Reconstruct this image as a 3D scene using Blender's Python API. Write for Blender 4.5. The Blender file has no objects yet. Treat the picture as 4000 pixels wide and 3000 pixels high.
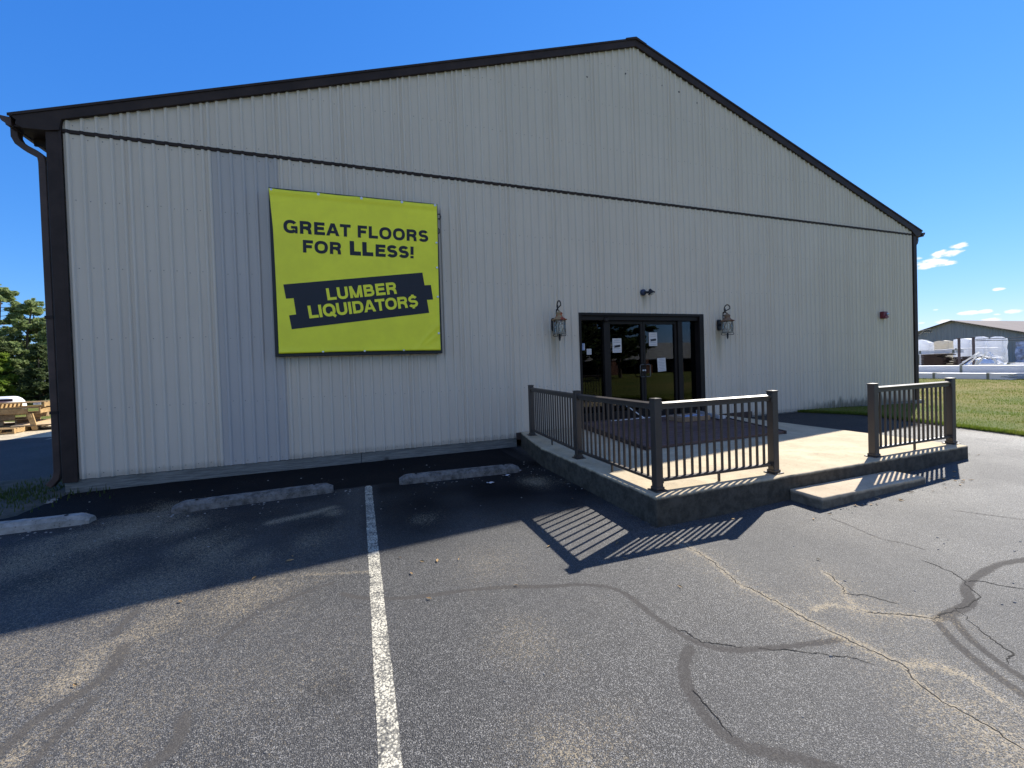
import bpy, bmesh, math, random
import numpy as np
from mathutils import Vector, Matrix, noise

# ------------------------------------------------------------------ camera, sky, sun
SC = bpy.context.scene
COL = SC.collection
PI = math.pi
rnd = random.Random(11)

YAW, PITCH, ROLL = 0.34810, -0.01580, -0.03200
CAM = Vector((3.6376, -7.4255, 1.37))
fw = Vector((math.sin(YAW) * math.cos(PITCH), math.cos(YAW) * math.cos(PITCH), math.sin(PITCH)))
rt0 = Vector((math.cos(YAW), -math.sin(YAW), 0))
up0 = rt0.cross(fw)
rt = rt0 * math.cos(ROLL) + up0 * math.sin(ROLL)
up = -rt0 * math.sin(ROLL) + up0 * math.cos(ROLL)
cam_d = bpy.data.cameras.new('camera')
cam = bpy.data.objects.new('camera', cam_d)
COL.objects.link(cam)
cam.matrix_world = Matrix(((rt.x, up.x, -fw.x, CAM.x), (rt.y, up.y, -fw.y, CAM.y), (rt.z, up.z, -fw.z, CAM.z), (0, 0, 0, 1)))
cam_d.sensor_width = 36
cam_d.lens = 1648.07 / 4000 * 36
cam_d.shift_x = (2000 - 2001.2) / 4000
cam_d.shift_y = (1451.9 - 1500) / 4000
cam_d.clip_start = 0.05
cam_d.clip_end = 3000
SC.camera = cam

SUN_EL, SUN_AZ = math.radians(40.4), math.radians(65.3)      # azimuth from +Y towards +X
sun_dir = Vector((math.sin(SUN_AZ) * math.cos(SUN_EL), math.cos(SUN_AZ) * math.cos(SUN_EL), math.sin(SUN_EL)))
world = bpy.data.worlds.new('World')
SC.world = world
world.use_nodes = True


def build_world():
    nt = world.node_tree
    nt.nodes.clear()
    N, L = nt.nodes.new, nt.links.new
    out = N('ShaderNodeOutputWorld')
    bg = N('ShaderNodeBackground')
    sky = N('ShaderNodeTexSky')
    sky.sky_type = 'NISHITA'
    sky.sun_disc = False
    sky.sun_elevation = SUN_EL
    sky.sun_rotation = SUN_AZ
    sky.altitude = 0
    sky.air_density = 1.0
    sky.dust_density = 0.0
    sky.ozone_density = 3.2
    bg.inputs['Strength'].default_value = SKY_STRENGTH
    hsv = N('ShaderNodeHueSaturation')
    hsv.inputs['Hue'].default_value = SKY_HUE
    hsv.inputs['Saturation'].default_value = SKY_SAT
    # deepen the sky: per-channel response (value in display units -> power -> back)
    spc = N('ShaderNodeSeparateColor'); cbc = N('ShaderNodeCombineColor')
    L(sky.outputs[0], spc.inputs[0])
    for ch, (a, pw) in enumerate(SKY_RESP):
        m1 = N('ShaderNodeMath'); m1.operation = 'MULTIPLY'; L(spc.outputs[ch], m1.inputs[0]); m1.inputs[1].default_value = SKY_UNIT
        m2 = N('ShaderNodeMath'); m2.operation = 'POWER'; L(m1.outputs[0], m2.inputs[0]); m2.inputs[1].default_value = pw
        m3 = N('ShaderNodeMath'); m3.operation = 'MULTIPLY'; L(m2.outputs[0], m3.inputs[0]); m3.inputs[1].default_value = a / SKY_UNIT
        L(m3.outputs[0], cbc.inputs[ch])
    L(cbc.outputs[0], hsv.inputs['Color'])
    # small fair-weather clouds low in the sky
    tc = N('ShaderNodeTexCoord')
    sep = N('ShaderNodeSeparateXYZ')
    L(tc.outputs['Generated'], sep.inputs[0])
    az = N('ShaderNodeMath'); az.operation = 'ARCTAN2'
    L(sep.outputs['X'], az.inputs[0]); L(sep.outputs['Y'], az.inputs[1])
    el = N('ShaderNodeMath'); el.operation = 'ARCSINE'
    L(sep.outputs['Z'], el.inputs[0])
    comb = N('ShaderNodeCombineXYZ')
    L(az.outputs[0], comb.inputs[0]); L(el.outputs[0], comb.inputs[1])
    nz = N('ShaderNodeTexNoise'); nz.inputs['Scale'].default_value = 1.0; nz.inputs['Detail'].default_value = 6; nz.inputs['Roughness'].default_value = 0.62
    mp = N('ShaderNodeMapping'); mp.inputs['Scale'].default_value = (42, 90, 1)
    L(comb.outputs[0], mp.inputs[0]); L(mp.outputs[0], nz.inputs['Vector'])
    total = None
    for (a, e, ra, re, st) in CLOUDS:
        def m(op, x, y=None, v=None):
            n = N('ShaderNodeMath'); n.operation = op
            if hasattr(x, 'links'): L(x, n.inputs[0])
            else: n.inputs[0].default_value = x
            if y is not None:
                if hasattr(y, 'links'): L(y, n.inputs[1])
                else: n.inputs[1].default_value = y
            return n.outputs[0]
        dx = m('DIVIDE', m('SUBTRACT', az.outputs[0], a), ra)
        dy = m('DIVIDE', m('SUBTRACT', el.outputs[0], e), re)
        r2 = m('ADD', m('MULTIPLY', dx, dx), m('MULTIPLY', dy, dy))
        d = m('SUBTRACT', 1.0, r2)
        d = m('ADD', d, m('MULTIPLY', m('SUBTRACT', nz.outputs['Fac'], 0.5), 4.2))
        mr = N('ShaderNodeMapRange'); mr.interpolation_type = 'SMOOTHSTEP'
        mr.inputs['From Min'].default_value = -0.1; mr.inputs['From Max'].default_value = 0.9
        mr.inputs['To Max'].default_value = st
        L(d, mr.inputs['Value'])
        total = mr.outputs[0] if total is None else m('MAXIMUM', total, mr.outputs[0])
    # unseen white cumulus added behind the camera to fill the shaded front wall
    n2 = N('ShaderNodeTexNoise'); n2.inputs['Scale'].default_value = 3.1; n2.inputs['Detail'].default_value = 7; n2.inputs['Roughness'].default_value = .55
    L(tc.outputs['Generated'], n2.inputs['Vector'])
    def rng(x, a, b):
        flip = a > b
        r = N('ShaderNodeMapRange'); r.interpolation_type = 'SMOOTHSTEP'
        for k_, v_ in zip(('From Min', 'From Max', 'To Min', 'To Max'), (min(a, b), max(a, b), 1. if flip else 0., 0. if flip else 1.)): r.inputs[k_].default_value = v_
        L(x, r.inputs['Value']); return r.outputs[0]
    back = m('MULTIPLY', rng(sep.outputs['Y'], -.10, -.35), m('MULTIPLY', rng(sep.outputs['Z'], .20, .32), rng(sep.outputs['Z'], .97, .85)))
    fill_cloud = m('MULTIPLY', rng(n2.outputs['Fac'], .42, .55), back)
    mixb = N('ShaderNodeMix'); mixb.data_type = 'RGBA'
    L(fill_cloud, mixb.inputs['Factor']); L(hsv.outputs[0], mixb.inputs[6]); mixb.inputs[7].default_value = (FILL_CLOUD_V, FILL_CLOUD_V * .985, FILL_CLOUD_V * .97, 1)
    mix = N('ShaderNodeMix'); mix.data_type = 'RGBA'
    L(total, mix.inputs['Factor'])
    L(mixb.outputs[2], mix.inputs[6])
    mix.inputs[7].default_value = (CLOUD_V, CLOUD_V, CLOUD_V * 1.01, 1)
    L(mix.outputs[2], bg.inputs['Color'])
    L(bg.outputs[0], out.inputs[0])


SKY_STRENGTH, SKY_HUE, SKY_SAT, CLOUD_V = 0.125, 0.5, 1.0, 5.2
FILL_CLOUD_V = 2.45  # brightness of the added fill clouds
SKY_UNIT = .21
SKY_RESP = ((.33, 1.20), (.50, .76), (.90, .46))
# azimuth, elevation, half-widths (radians), strength
CLOUDS = [(1.1631, 0.1671, 0.0112, 0.0052, 1), (1.1479, 0.1593, 0.0215, 0.0065, 1), (1.1328, 0.1458, 0.0208, 0.0083, 1.0), (1.155, 0.1424, 0.0092, 0.0037, 1), (1.1176, 0.1579, 0.0056, 0.0029, 0.6), (1.2059, 0.0935, 0.0064, 0.0031, 0.9), (1.1727, 0.0599, 0.0124, 0.0037, 0.95), (1.1918, 0.0605, 0.0085, 0.0032, 0.9), (1.2191, 0.0574, 0.0094, 0.0039, 0.9), (1.2037, 0.0544, 0.0052, 0.002, 0.7), (1.1467, 0.048, 0.0131, 0.005, 0.95), (1.197, 0.0464, 0.0117, 0.0052, 0.95), (1.1365, 0.0694, 0.003, 0.0013, 0.5), (1.1194, 0.0489, 0.0043, 0.0017, 0.5)]
build_world()
sun_d = bpy.data.lights.new('sun', 'SUN')
sun_d.energy = 5.0
sun_d.angle = math.radians(0.5)
sun_d.color = (1.0, 0.94, 0.84)
sun = bpy.data.objects.new('sun', sun_d)
COL.objects.link(sun)
sun.rotation_euler = (-sun_dir).to_track_quat('-Z', 'Y').to_euler()
sun.location = (30, 20, 40)
SC.view_settings.view_transform = 'Standard'
SC.view_settings.look = 'None'
SC.view_settings.exposure = 0.84
SC.view_settings.gamma = 1.0

# ------------------------------------------------------------------ materials


class NB:
    """tiny node-building helper"""
    def __init__(self, name):
        self.m = bpy.data.materials.new(name)
        self.m.use_nodes = True
        self.nt = self.m.node_tree
        self.b = self.nt.nodes['Principled BSDF']
        self.tc = self.nt.nodes.new('ShaderNodeTexCoord')
        self.co = self.tc.outputs['Object']

    def n(self, t, **kw):
        x = self.nt.nodes.new(t)
        for k, v in kw.items():
            setattr(x, k, v)
        return x

    def l(self, a, b):
        self.nt.links.new(a, b)

    def setv(self, sock, v):
        if hasattr(v, 'links'):
            self.l(v, sock)
        else:
            sock.default_value = v

    def math(self, op, a, b=None, c=None, clamp=False):
        x = self.n('ShaderNodeMath', operation=op, use_clamp=clamp)
        self.setv(x.inputs[0], a)
        if b is not None: self.setv(x.inputs[1], b)
        if c is not None: self.setv(x.inputs[2], c)
        return x.outputs[0]

    def noise(self, scale, detail=3, rough=.55, stretch=None, co=None):
        x = self.n('ShaderNodeTexNoise')
        x.inputs['Scale'].default_value = scale
        x.inputs['Detail'].default_value = detail
        x.inputs['Roughness'].default_value = rough
        c = co or self.co
        if stretch:
            mp = self.n('ShaderNodeMapping')
            mp.inputs['Scale'].default_value = stretch
            self.l(c, mp.inputs[0]); c = mp.outputs[0]
        self.l(c, x.inputs['Vector'])
        return x.outputs['Fac']

    def voro(self, scale, co=None, out='Distance', feature='F1'):
        x = self.n('ShaderNodeTexVoronoi', feature=feature)
        x.inputs['Scale'].default_value = scale
        self.l(co or self.co, x.inputs['Vector'])
        return x.outputs[out]

    def ramp(self, v, lo, hi, a=0., b=1., smooth=True):
        x = self.n('ShaderNodeMapRange', interpolation_type='SMOOTHSTEP' if smooth else 'LINEAR')
        x.inputs['From Min'].default_value = lo; x.inputs['From Max'].default_value = hi
        x.inputs['To Min'].default_value = a; x.inputs['To Max'].default_value = b
        self.setv(x.inputs['Value'], v)
        return x.outputs[0]

    def mix(self, f, a, b):
        x = self.n('ShaderNodeMix', data_type='RGBA')
        self.setv(x.inputs['Factor'], f)
        for s, v in ((x.inputs[6], a), (x.inputs[7], b)):
            if hasattr(v, 'links'): self.l(v, s)
            else: s.default_value = (*v, 1)
        return x.outputs[2]

    def bump(self, h, strength=.3, dist=.01):
        x = self.n('ShaderNodeBump')
        x.inputs['Strength'].default_value = strength
        x.inputs['Distance'].default_value = dist
        self.l(h, x.inputs['Height'])
        self.l(x.outputs[0], self.b.inputs['Normal'])

    def attr(self, name):
        x = self.n('ShaderNodeAttribute', attribute_name=name)
        return x.outputs['Fac']

    def done(self, col=None, rough=.5, metal=0., spec=.5):
        if col is not None:
            if hasattr(col, 'links'): self.l(col, self.b.inputs['Base Color'])
            else: self.b.inputs['Base Color'].default_value = (*col, 1)
        self.setv(self.b.inputs['Roughness'], rough)
        self.b.inputs['Metallic'].default_value = metal
        self.b.inputs['Specular IOR Level'].default_value = spec
        return self.m


def simple(name, col, rough=.5, var=.2, scale=6., bump=0., metal=0., spec=.5, stretch=None, bscale=None):
    k = NB(name)
    f = k.noise(scale, 4, .6, stretch)
    f = k.ramp(f, .3, .7)
    d = tuple(c * (1 - var) for c in col); e = tuple(min(1, c * (1 + var)) for c in col)
    if bump:
        k.bump(k.noise(bscale or scale * 6, 3, .6, stretch), bump, .01)
    return k.done(k.mix(f, d, e), rough, metal, spec)


def speckled(name, col, dark, light, rough=.85, grain=90., big=2.5, bump=.5, bd=.006, dirt=None):
    """concrete / stone: fine grain plus blotches, with an optional dirt colour below object z = dirt[0]"""
    k = NB(name)
    g = k.noise(grain, 3, .7)
    b = k.noise(big, 5, .65)
    c = k.mix(k.ramp(b, .32, .68), dark, light)
    c = k.mix(k.ramp(g, .35, .75, 0, .75), c, col)
    spots = k.ramp(k.voro(grain * .35), .10, .2, .55, 0.)
    c = k.mix(spots, c, tuple(x * .35 for x in dark))
    if dirt:
        s = k.n('ShaderNodeSeparateXYZ'); k.l(k.co, s.inputs[0])
        nn = k.noise(5, 5, .7, (1, 1, .35))
        h = k.math('ADD', s.outputs['Z'], k.math('MULTIPLY', k.math('SUBTRACT', nn, .5), dirt[2]))
        f = k.ramp(h, dirt[0], dirt[1], 1, 0)
        c = k.mix(f, c, k.mix(k.ramp(k.noise(9, 5, .75), .35, .65), dirt[3], dirt[4]))
    hgt = k.math('ADD', k.noise(grain * .6, 3, .7), k.math('MULTIPLY', k.noise(8, 3, .6), 1.2))
    k.bump(hgt, bump, bd)
    return k.done(c, rough, 0, .3)


M = {}


def make_materials():
    # ribbed siding: chalky light stone paint, faint streaks, grime
    def siding(name, col, dirt=True):
        k = NB(name)
        st = k.noise(1.0, 4, .6, (9, 9, .35))
        bl = k.noise(.55, 4, .6)
        c = k.mix(k.ramp(st, .25, .75), tuple(x * .965 for x in col), tuple(x * 1.03 for x in col))
        c = k.mix(k.ramp(bl, .35, .7, 0, .30), c, tuple(x * .88 for x in col))
        gr = k.ramp(k.noise(55, 2, .6), .62, .8, 0, .10)
        c = k.mix(gr, c, tuple(x * .6 for x in col))
        if dirt:
            s = k.n('ShaderNodeSeparateXYZ'); k.l(k.co, s.inputs[0])
            nn = k.noise(1.0, 5, .75, (6, 6, 1.2))
            zz = k.math('SUBTRACT', s.outputs['Z'], k.math('MULTIPLY', k.math('SUBTRACT', nn, .35), .8))
            low = k.ramp(zz, -.05, .14, 1, 0)
            xr = k.math('MULTIPLY', k.ramp(s.outputs['X'], 13.6, 15.2), k.ramp(s.outputs['X'], 17.2, 18.2, 1, 0))
            c = k.mix(k.math('MULTIPLY', k.math('MULTIPLY', low, xr), .75), c, (.09, .10, .08))
            low2 = k.ramp(k.math('SUBTRACT', s.outputs['Z'], k.math('MULTIPLY', nn, .12)), -.04, .05, .35, 0)
            c = k.mix(low2, c, (.2, .18, .14))
            # run-off streaks under the two lanterns and the spotlight
            for (x0, z1, ln, w) in ((7.21, 1.98, 1.2, .16), (11.35, 1.98, 1.2, .17), (9.34, 2.74, .36, .10)):
                dx = k.math('ABSOLUTE', k.math('SUBTRACT', s.outputs['X'], x0))
                fx = k.ramp(k.math('ADD', dx, k.math('MULTIPLY', k.math('SUBTRACT', k.noise(1, 4, .7, (16, 1, .6)), .5), .22)), .0, w, 1, 0)
                fz = k.math('MULTIPLY', k.ramp(s.outputs['Z'], z1 - ln, z1, 0, 1), k.ramp(s.outputs['Z'], z1, z1 + .06, 1, 0))
                c = k.mix(k.math('MULTIPLY', k.math('MULTIPLY', fx, fz), .42), c, (.20, .17, .08))
        k.bump(k.noise(2.2, 3, .5, (1, 1, .4)), .12, .02)
        return k.done(c, k.ramp(bl, .3, .7, .5, .62), 0, .32)
    M['siding'] = siding('siding_paint', (.67, .60, .50))
    M['siding_new'] = siding('siding_paint_bluish', (.505, .48, .45), False)
    M['brown'] = simple('dark_brown_metal', (.034, .023, .020), .6, .25, 3, .05, spec=.25)
    M['brown2'] = simple('downspout_brown', (.070, .046, .039), .5, .25, 3, .05, spec=.3)
    M['frame'] = simple('bronze_frame', (.015, .011, .010), .5, .2, 4, spec=.25)
    M['rail'] = simple('railing_bronze', (.038, .026, .019), .50, .12, 9, .03, spec=.85)
    M['roof'] = simple('roof_metal', (.06, .045, .04), .45, .2, 2)
    M['black'] = simple('black_frame', (.008, .008, .010), .45, .2, 5)
    M['sign_yellow'] = simple('banner_vinyl', (.96, .93, .035), .42, .05, 3, .06, bscale=30)
    M['navy'] = simple('banner_ink', (.005, .006, .015), .45, .1, 8)
    M['grommet'] = simple('grommet_metal', (.6, .62, .66), .3, .1, 20, metal=.8)
    M['concrete'] = speckled('porch_concrete', (.54, .445, .295), (.44, .36, .24), (.60, .50, .34), .88, 75, 2.2, .35, .004,
                             dirt=(.075, .112, .05, (.042, .038, .030), (.090, .080, .063)))
    M['step'] = speckled('step_concrete', (.50, .405, .28), (.41, .33, .23), (.56, .455, .325), .9, 75, 2.5, .4, .004,
                         dirt=(-.075, -.04, .05, (.10, .085, .065), (.19, .165, .125)))
    M['foundation'] = speckled('foundation', (.26, .26, .25), (.19, .19, .18), (.32, .32, .30), .95, 60, 2.5, .6, .008)
    M['stop'] = speckled('wheel_stop_concrete', (.16, .152, .143), (.055, .053, .048), (.235, .225, .21), .95, 60, 11, .9, .006)
    M['stop_pale'] = speckled('wheel_stop_pale_concrete', (.34, .33, .30), (.20, .195, .175), (.42, .40, .37), .95, 60, 9, .8, .006)
    # weathered grey plank with knots
    k = NB('weathered_plank')
    gr = k.noise(6, 5, .7, (.6, 4, 9))
    c = k.mix(k.ramp(gr, .3, .7), (.12, .125, .12), (.25, .255, .24))
    kn = k.ramp(k.voro(1.9), .03, .12, 1, 0)
    c = k.mix(k.math('MULTIPLY', kn, .8), c, (.06, .055, .05))
    k.bump(gr, .5, .008)
    M['plank'] = k.done(c, .9, 0, .2)

    def wood(name, a, b, stretch=(1, 12, 12), sc=3., rough=.8):
        k = NB(name)
        g = k.noise(sc, 5, .65, stretch)
        c = k.mix(k.ramp(g, .3, .7), a, b)
        c = k.mix(k.ramp(k.noise(1.3, 3), .4, .75, 0, .5), c, tuple(x * .6 for x in a))
        k.bump(g, .35, .006)
        return k.done(c, rough, 0, .25)
    M['ramp'] = wood('ramp_wood', (.105, .066, .058), (.165, .11, .098), (1, 14, 10), 4)
    M['ramp_side'] = wood('ramp_side_wood', (.06, .042, .036), (.10, .07, .06), (10, 1, 10), 4)
    M['pallet'] = wood('pallet_wood', (.34, .22, .10), (.56, .39, .19), (6, 6, 6), 2)
    M['pallet_dark'] = wood('pallet_wood_grey', (.20, .14, .08), (.36, .26, .15), (6, 6, 6), 2)
    M['ply'] = wood('plywood', (.52, .38, .22), (.64, .48, .29), (2, 12, 5), 2)
    M['maroon'] = wood('painted_crate', (.05, .032, .045), (.09, .055, .07), (3, 3, 3), 2)
    M['brown_lumber'] = wood('brown_boards', (.035, .022, .018), (.085, .055, .042), (8, 1, 30), 3)
    M['carton'] = simple('carton', (.30, .20, .12), .8, .15, 5)
    M['paper'] = simple('paper', (.60, .585, .58), .8, .04, 12)
    M['paper_blue'] = simple('paper_blue', (.30, .40, .62), .7, .15, 8)
    M['print'] = simple('grey_print', (.30, .30, .34), .8, .05, 12)
    M['strap'] = simple('strap_white', (.7, .7, .7), .5, .05, 10)
    M['strap_grey'] = simple('strap_grey', (.17, .18, .14), .6, .1, 10)
    M['white_vinyl'] = simple('white_vinyl', (.82, .83, .85), .35, .06, 4)
    M['vinyl_lines'] = None
    M['tarp'] = simple('blue_white_plastic', (.42, .52, .68), .35, .3, 3, .4)
    M['bagwrap'] = simple('wrapped_bags', (.20, .27, .42), .3, .6, 4, .3)
    M['tank'] = simple('white_tank', (.80, .80, .80), .4, .04, 2)
    M['red'] = simple('alarm_red', (.16, .018, .028), .45, .15, 8)
    M['strobe'] = simple('strobe_clear', (.55, .65, .70), .2, .1, 10)
    M['lamp_iron'] = simple('lantern_iron', (.012, .012, .016), .5, .2, 12)
    # rusted lantern metal
    for nm, a, b in (('lamp_rust', (.33, .24, .13), (.34, .06, .035)), ('lamp_rust2', (.22, .15, .095), (.16, .06, .035))):
        k = NB(nm)
        s = k.n('ShaderNodeSeparateXYZ'); k.l(k.co, s.inputs[0])
        f = k.ramp(k.noise(9, 4, .7), .47, .60)
        c = k.mix(f, a, b)
        k.bump(k.noise(60, 3), .3, .003)
        M[nm] = k.done(c, .75, 0, .3)
    M['lamp_cage'] = simple('lantern_cage', (.24, .225, .19), .45, .3, 20, metal=.3)
    M['bulb'] = simple('candle_sleeve', (.92, .90, .82), .5, .05, 10)
    M['lens'] = simple('spot_lens', (.5, .5, .46), .3, .1, 10)
    M['screw'] = simple('screw', (.16, .15, .14), .6, .3, 30)
    M['bark'] = simple('bark', (.10, .075, .055), .95, .4, 9, .6)
    M['far_wall'] = simple('far_metal_wall', (.36, .335, .31), .55, .10, .8, stretch=(1, 6, .3))
    M['far_roof'] = simple('far_metal_roof', (.13, .105, .105), .9, .12, .5)
    M['pale_wall'] = simple('pale_wall', (.52, .50, .50), .7, .08, .6)
    M['brick'] = simple('brown_brick', (.20, .09, .06), .85, .2, 3)
    M['stone'] = simple('pebble', (.24, .23, .21), .9, .25, 30)
    M['gravel'] = speckled('gravel', (.50, .42, .28), (.36, .29, .19), (.60, .51, .35), .95, 16, 1.6, 1., .03)
    M['post_brown'] = simple('brown_post', (.075, .055, .055), .7, .2, 3)

    # thin dark glass: mirror-like Fresnel reflection over a heavily tinted clear pane
    def pane(name, tint, ior=1.5):
        k = NB(name)
        t = k.n('ShaderNodeBsdfTransparent'); t.inputs[0].default_value = (*tint, 1)
        g = k.n('ShaderNodeBsdfGlossy'); g.inputs['Roughness'].default_value = .015
        g.inputs['Color'].default_value = (.95, .97, 1, 1)
        fr = k.n('ShaderNodeFresnel'); fr.inputs['IOR'].default_value = ior
        f = k.math('MULTIPLY', fr.outputs[0], .95, clamp=True)
        mx = k.n('ShaderNodeMixShader')
        k.l(f, mx.inputs[0]); k.l(t.outputs[0], mx.inputs[1]); k.l(g.outputs[0], mx.inputs[2])
        k.l(mx.outputs[0], k.nt.nodes['Material Output'].inputs[0])
        return k.m
    M['glass'] = pane('tinted_glass', (.30, .31, .31))
    M['lamp_glass'] = pane('lantern_glass', (.97, .97, .95), 1.35)

    def foliage(name, a, b, c):
        k = NB(name)
        oi = k.n('ShaderNodeAttribute', attribute_name='tone')
        col = k.mix(oi.outputs['Fac'], a, b)
        col = k.mix(k.ramp(k.noise(1.1, 3), .45, .7, 0, .6), col, c)
        k.b.inputs['Subsurface Weight'].default_value = 0
        tr = k.n('ShaderNodeBsdfTranslucent')
        k.l(col, tr.inputs[0])
        mx = k.n('ShaderNodeMixShader'); mx.inputs[0].default_value = .5
        k.done(col, .6, 0, .25)
        k.l(k.b.outputs[0], mx.inputs[1]); k.l(tr.outputs[0], mx.inputs[2])
        k.l(mx.outputs[0], k.nt.nodes['Material Output'].inputs[0])
        return k.m
    M['pine'] = foliage('pine_needles', (.15, .22, .07), (.36, .42, .19), (.24, .31, .115))
    M['cedar'] = foliage('cedar_sprays', (.075, .14, .02), (.27, .36, .05), (.16, .24, .035))
    M['dark_leaf'] = foliage('dark_leaves', (.045, .075, .028), (.12, .15, .06), (.07, .10, .04))
    M['grass_blade'] = foliage('grass_blades', (.075, .135, .014), (.18, .225, .035), (.18, .165, .035))
    M['weed'] = foliage('weeds', (.05, .08, .02), (.10, .13, .035), (.07, .08, .03))

    # lawn soil / turf colour
    k = NB('turf')
    n1 = k.noise(.55, 4, .6); n2 = k.noise(14, 4, .7); n3 = k.noise(60, 2, .6)
    c = k.mix(k.ramp(n1, .38, .62), (.095, .14, .02), (.18, .175, .04))
    c = k.mix(k.ramp(n2, .35, .7, 0, .6), c, (.065, .085, .016))
    c = k.mix(k.ramp(n3, .4, .7, 0, .4), c, (.22, .22, .07))
    at = k.attr('dry')
    c = k.mix(at, c, k.mix(k.ramp(n2, .3, .7), (.23, .165, .05), (.30, .235, .08)))
    k.bump(k.math('ADD', n2, n3), .9, .04)
    M['turf'] = k.done(c, .9, 0, .15)

    # asphalt: aggregate speckle, blotches, blown sand, fresh seal coat near the wall, painted shade further out
    k = NB('asphalt')
    sand = k.attr('sand'); seal_shade = k.attr('seal')
    v = k.n('ShaderNodeTexVoronoi'); v.inputs['Scale'].default_value = 175
    k.l(k.co, v.inputs['Vector'])
    tone = k.n('ShaderNodeSeparateColor'); k.l(v.outputs['Color'], tone.inputs[0])
    big = k.noise(.8, 5, .6); mid = k.noise(6, 4, .65); fine = k.noise(150, 2, .6)
    stone = k.ramp(tone.outputs[0], .35, 1., 0, 1)
    c = k.mix(stone, (.060, .060, .060), (.250, .244, .233))
    c = k.mix(k.ramp(v.outputs['Distance'], .35, .62, 0, .85), c, (.018, .018, .020))
    c = k.mix(k.ramp(tone.outputs[1], .965, .98, 0, .7), c, (.33, .32, .30))
    c = k.mix(k.ramp(big, .3, .7, 0, .35), c, (.095, .093, .090))
    c = k.mix(k.ramp(mid, .45, .75, 0, .35), c, (.035, .035, .038))
    # wear: pale traffic-polished areas against darker, less worn stalls, plus a few old oil drips
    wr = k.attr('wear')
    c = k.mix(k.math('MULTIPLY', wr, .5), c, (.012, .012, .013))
    oil = k.ramp(k.math('ADD', k.voro(.85), k.math('MULTIPLY', k.noise(5, 4, .7), .12)), .10, .20, .30, 0)
    c = k.mix(oil, c, (.012, .011, .011))
    # seal coat colour, also used for the painted building shade
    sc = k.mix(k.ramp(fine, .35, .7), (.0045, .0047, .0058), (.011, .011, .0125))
    c = k.mix(seal_shade, c, sc)
    # crack sealant bands: aggregate still shows through, edges ragged
    bn = k.math('ADD', k.attr('band'), k.math('MULTIPLY', k.math('SUBTRACT', k.noise(45, 4, .7), .5), .55))
    bn = k.math('ADD', bn, k.math('MULTIPLY', k.math('SUBTRACT', tone.outputs[1], .5), .35))
    bf = k.ramp(bn, .42, .72, 0, .86)
    c = k.mix(bf, c, k.mix(k.ramp(fine, .35, .7), (.056, .052, .049), (.090, .085, .079)))
    # sand settles between the stones: noise-broken mask
    sm = k.math('ADD', sand, k.math('MULTIPLY', k.math('SUBTRACT', k.noise(30, 8, .85), .5), 1.5))
    sm = k.math('ADD', sm, k.math('MULTIPLY', k.math('SUBTRACT', tone.outputs[2], .5), .85))
    sf = k.ramp(sm, .36, .95, 0, .66)
    sf = k.math('MULTIPLY', sf, k.ramp(sand, .02, .12))
    c = k.mix(sf, c, k.mix(k.ramp(k.noise(40, 3), .3, .7), (.34, .275, .175), (.47, .39, .265)))
    hh = k.math('SUBTRACT', k.math('MULTIPLY', stone, .6), v.outputs['Distance'])
    hh = k.math('ADD', hh, k.math('MULTIPLY', fine, .4))
    bp = k.n('ShaderNodeBump'); bp.inputs['Distance'].default_value = .006
    k.l(k.math('SUBTRACT', .62, k.math('MULTIPLY', k.math('MAXIMUM', k.math('MAXIMUM', seal_shade, sf), bf), .42)), bp.inputs['Strength'])
    k.l(hh, bp.inputs['Height']); k.l(bp.outputs[0], k.b.inputs['Normal'])
    M['asphalt'] = k.done(c, k.math('ADD', k.ramp(big, .3, .7, .58, .70), k.math('MULTIPLY', k.math('MAXIMUM', k.math('MAXIMUM', seal_shade, sf), bf), .28)), 0, .5)
    k.l(k.math('SUBTRACT', .38, k.math('MULTIPLY', k.math('MAXIMUM', seal_shade, bf), .26)), k.b.inputs['Specular IOR Level'])
    # crack sealant and open cracks
    M['sealant'] = simple('crack_sealant', (.043, .039, .037), .75, .30, 30, .3)
    M['crack'] = simple('crack_dark', (.010, .009, .008), .95, .3, 20)
    # worn parking line paint
    k = NB('line_paint')
    w = k.noise(60, 4, .75); w2 = k.noise(7, 3, .6)
    f = k.ramp(k.math('ADD', k.math('MULTIPLY', w, .8), k.math('MULTIPLY', w2, .5)), .53, .70)
    v = k.n('ShaderNodeTexVoronoi'); v.inputs['Scale'].default_value = 95
    k.l(k.co, v.inputs['Vector'])
    pit = k.ramp(v.outputs['Distance'], .45, .68, 0, 1)
    f = k.math('MAXIMUM', k.math('SUBTRACT', 1., f), k.math('MULTIPLY', pit, .8))
    c = k.mix(f, (.60, .56, .45), (.06, .06, .06))
    k.bump(k.math('SUBTRACT', 1., v.outputs['Distance']), .5, .006)
    M['line'] = k.done(c, .7, 0, .3)
    # stacked boards seen side-on: pale with thin dark joints
    for nm, col, sc, joint in (('vinyl_lines', (.90, .91, .92), 26., (.30, .32, .35)), ('wrap_lines', (.86, .88, .92), 14., (.50, .53, .62)), ('wrap_tan', (.72, .68, .60), 14., (.40, .38, .36))):
        k = NB(nm)
        s = k.n('ShaderNodeSeparateXYZ'); k.l(k.co, s.inputs[0])
        ph = k.math('ADD', k.math('MULTIPLY', s.outputs['Z'], sc), k.math('MULTIPLY', k.noise(1.2, 2), .7))
        fr = k.math('FRACT', ph)
        f = k.ramp(fr, .0, .22, 1, 0)
        c = k.mix(f, k.mix(k.noise(3, 3), tuple(x * .9 for x in col), col), joint)
        M[nm] = k.done(c, .4, 0, .4)
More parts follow.
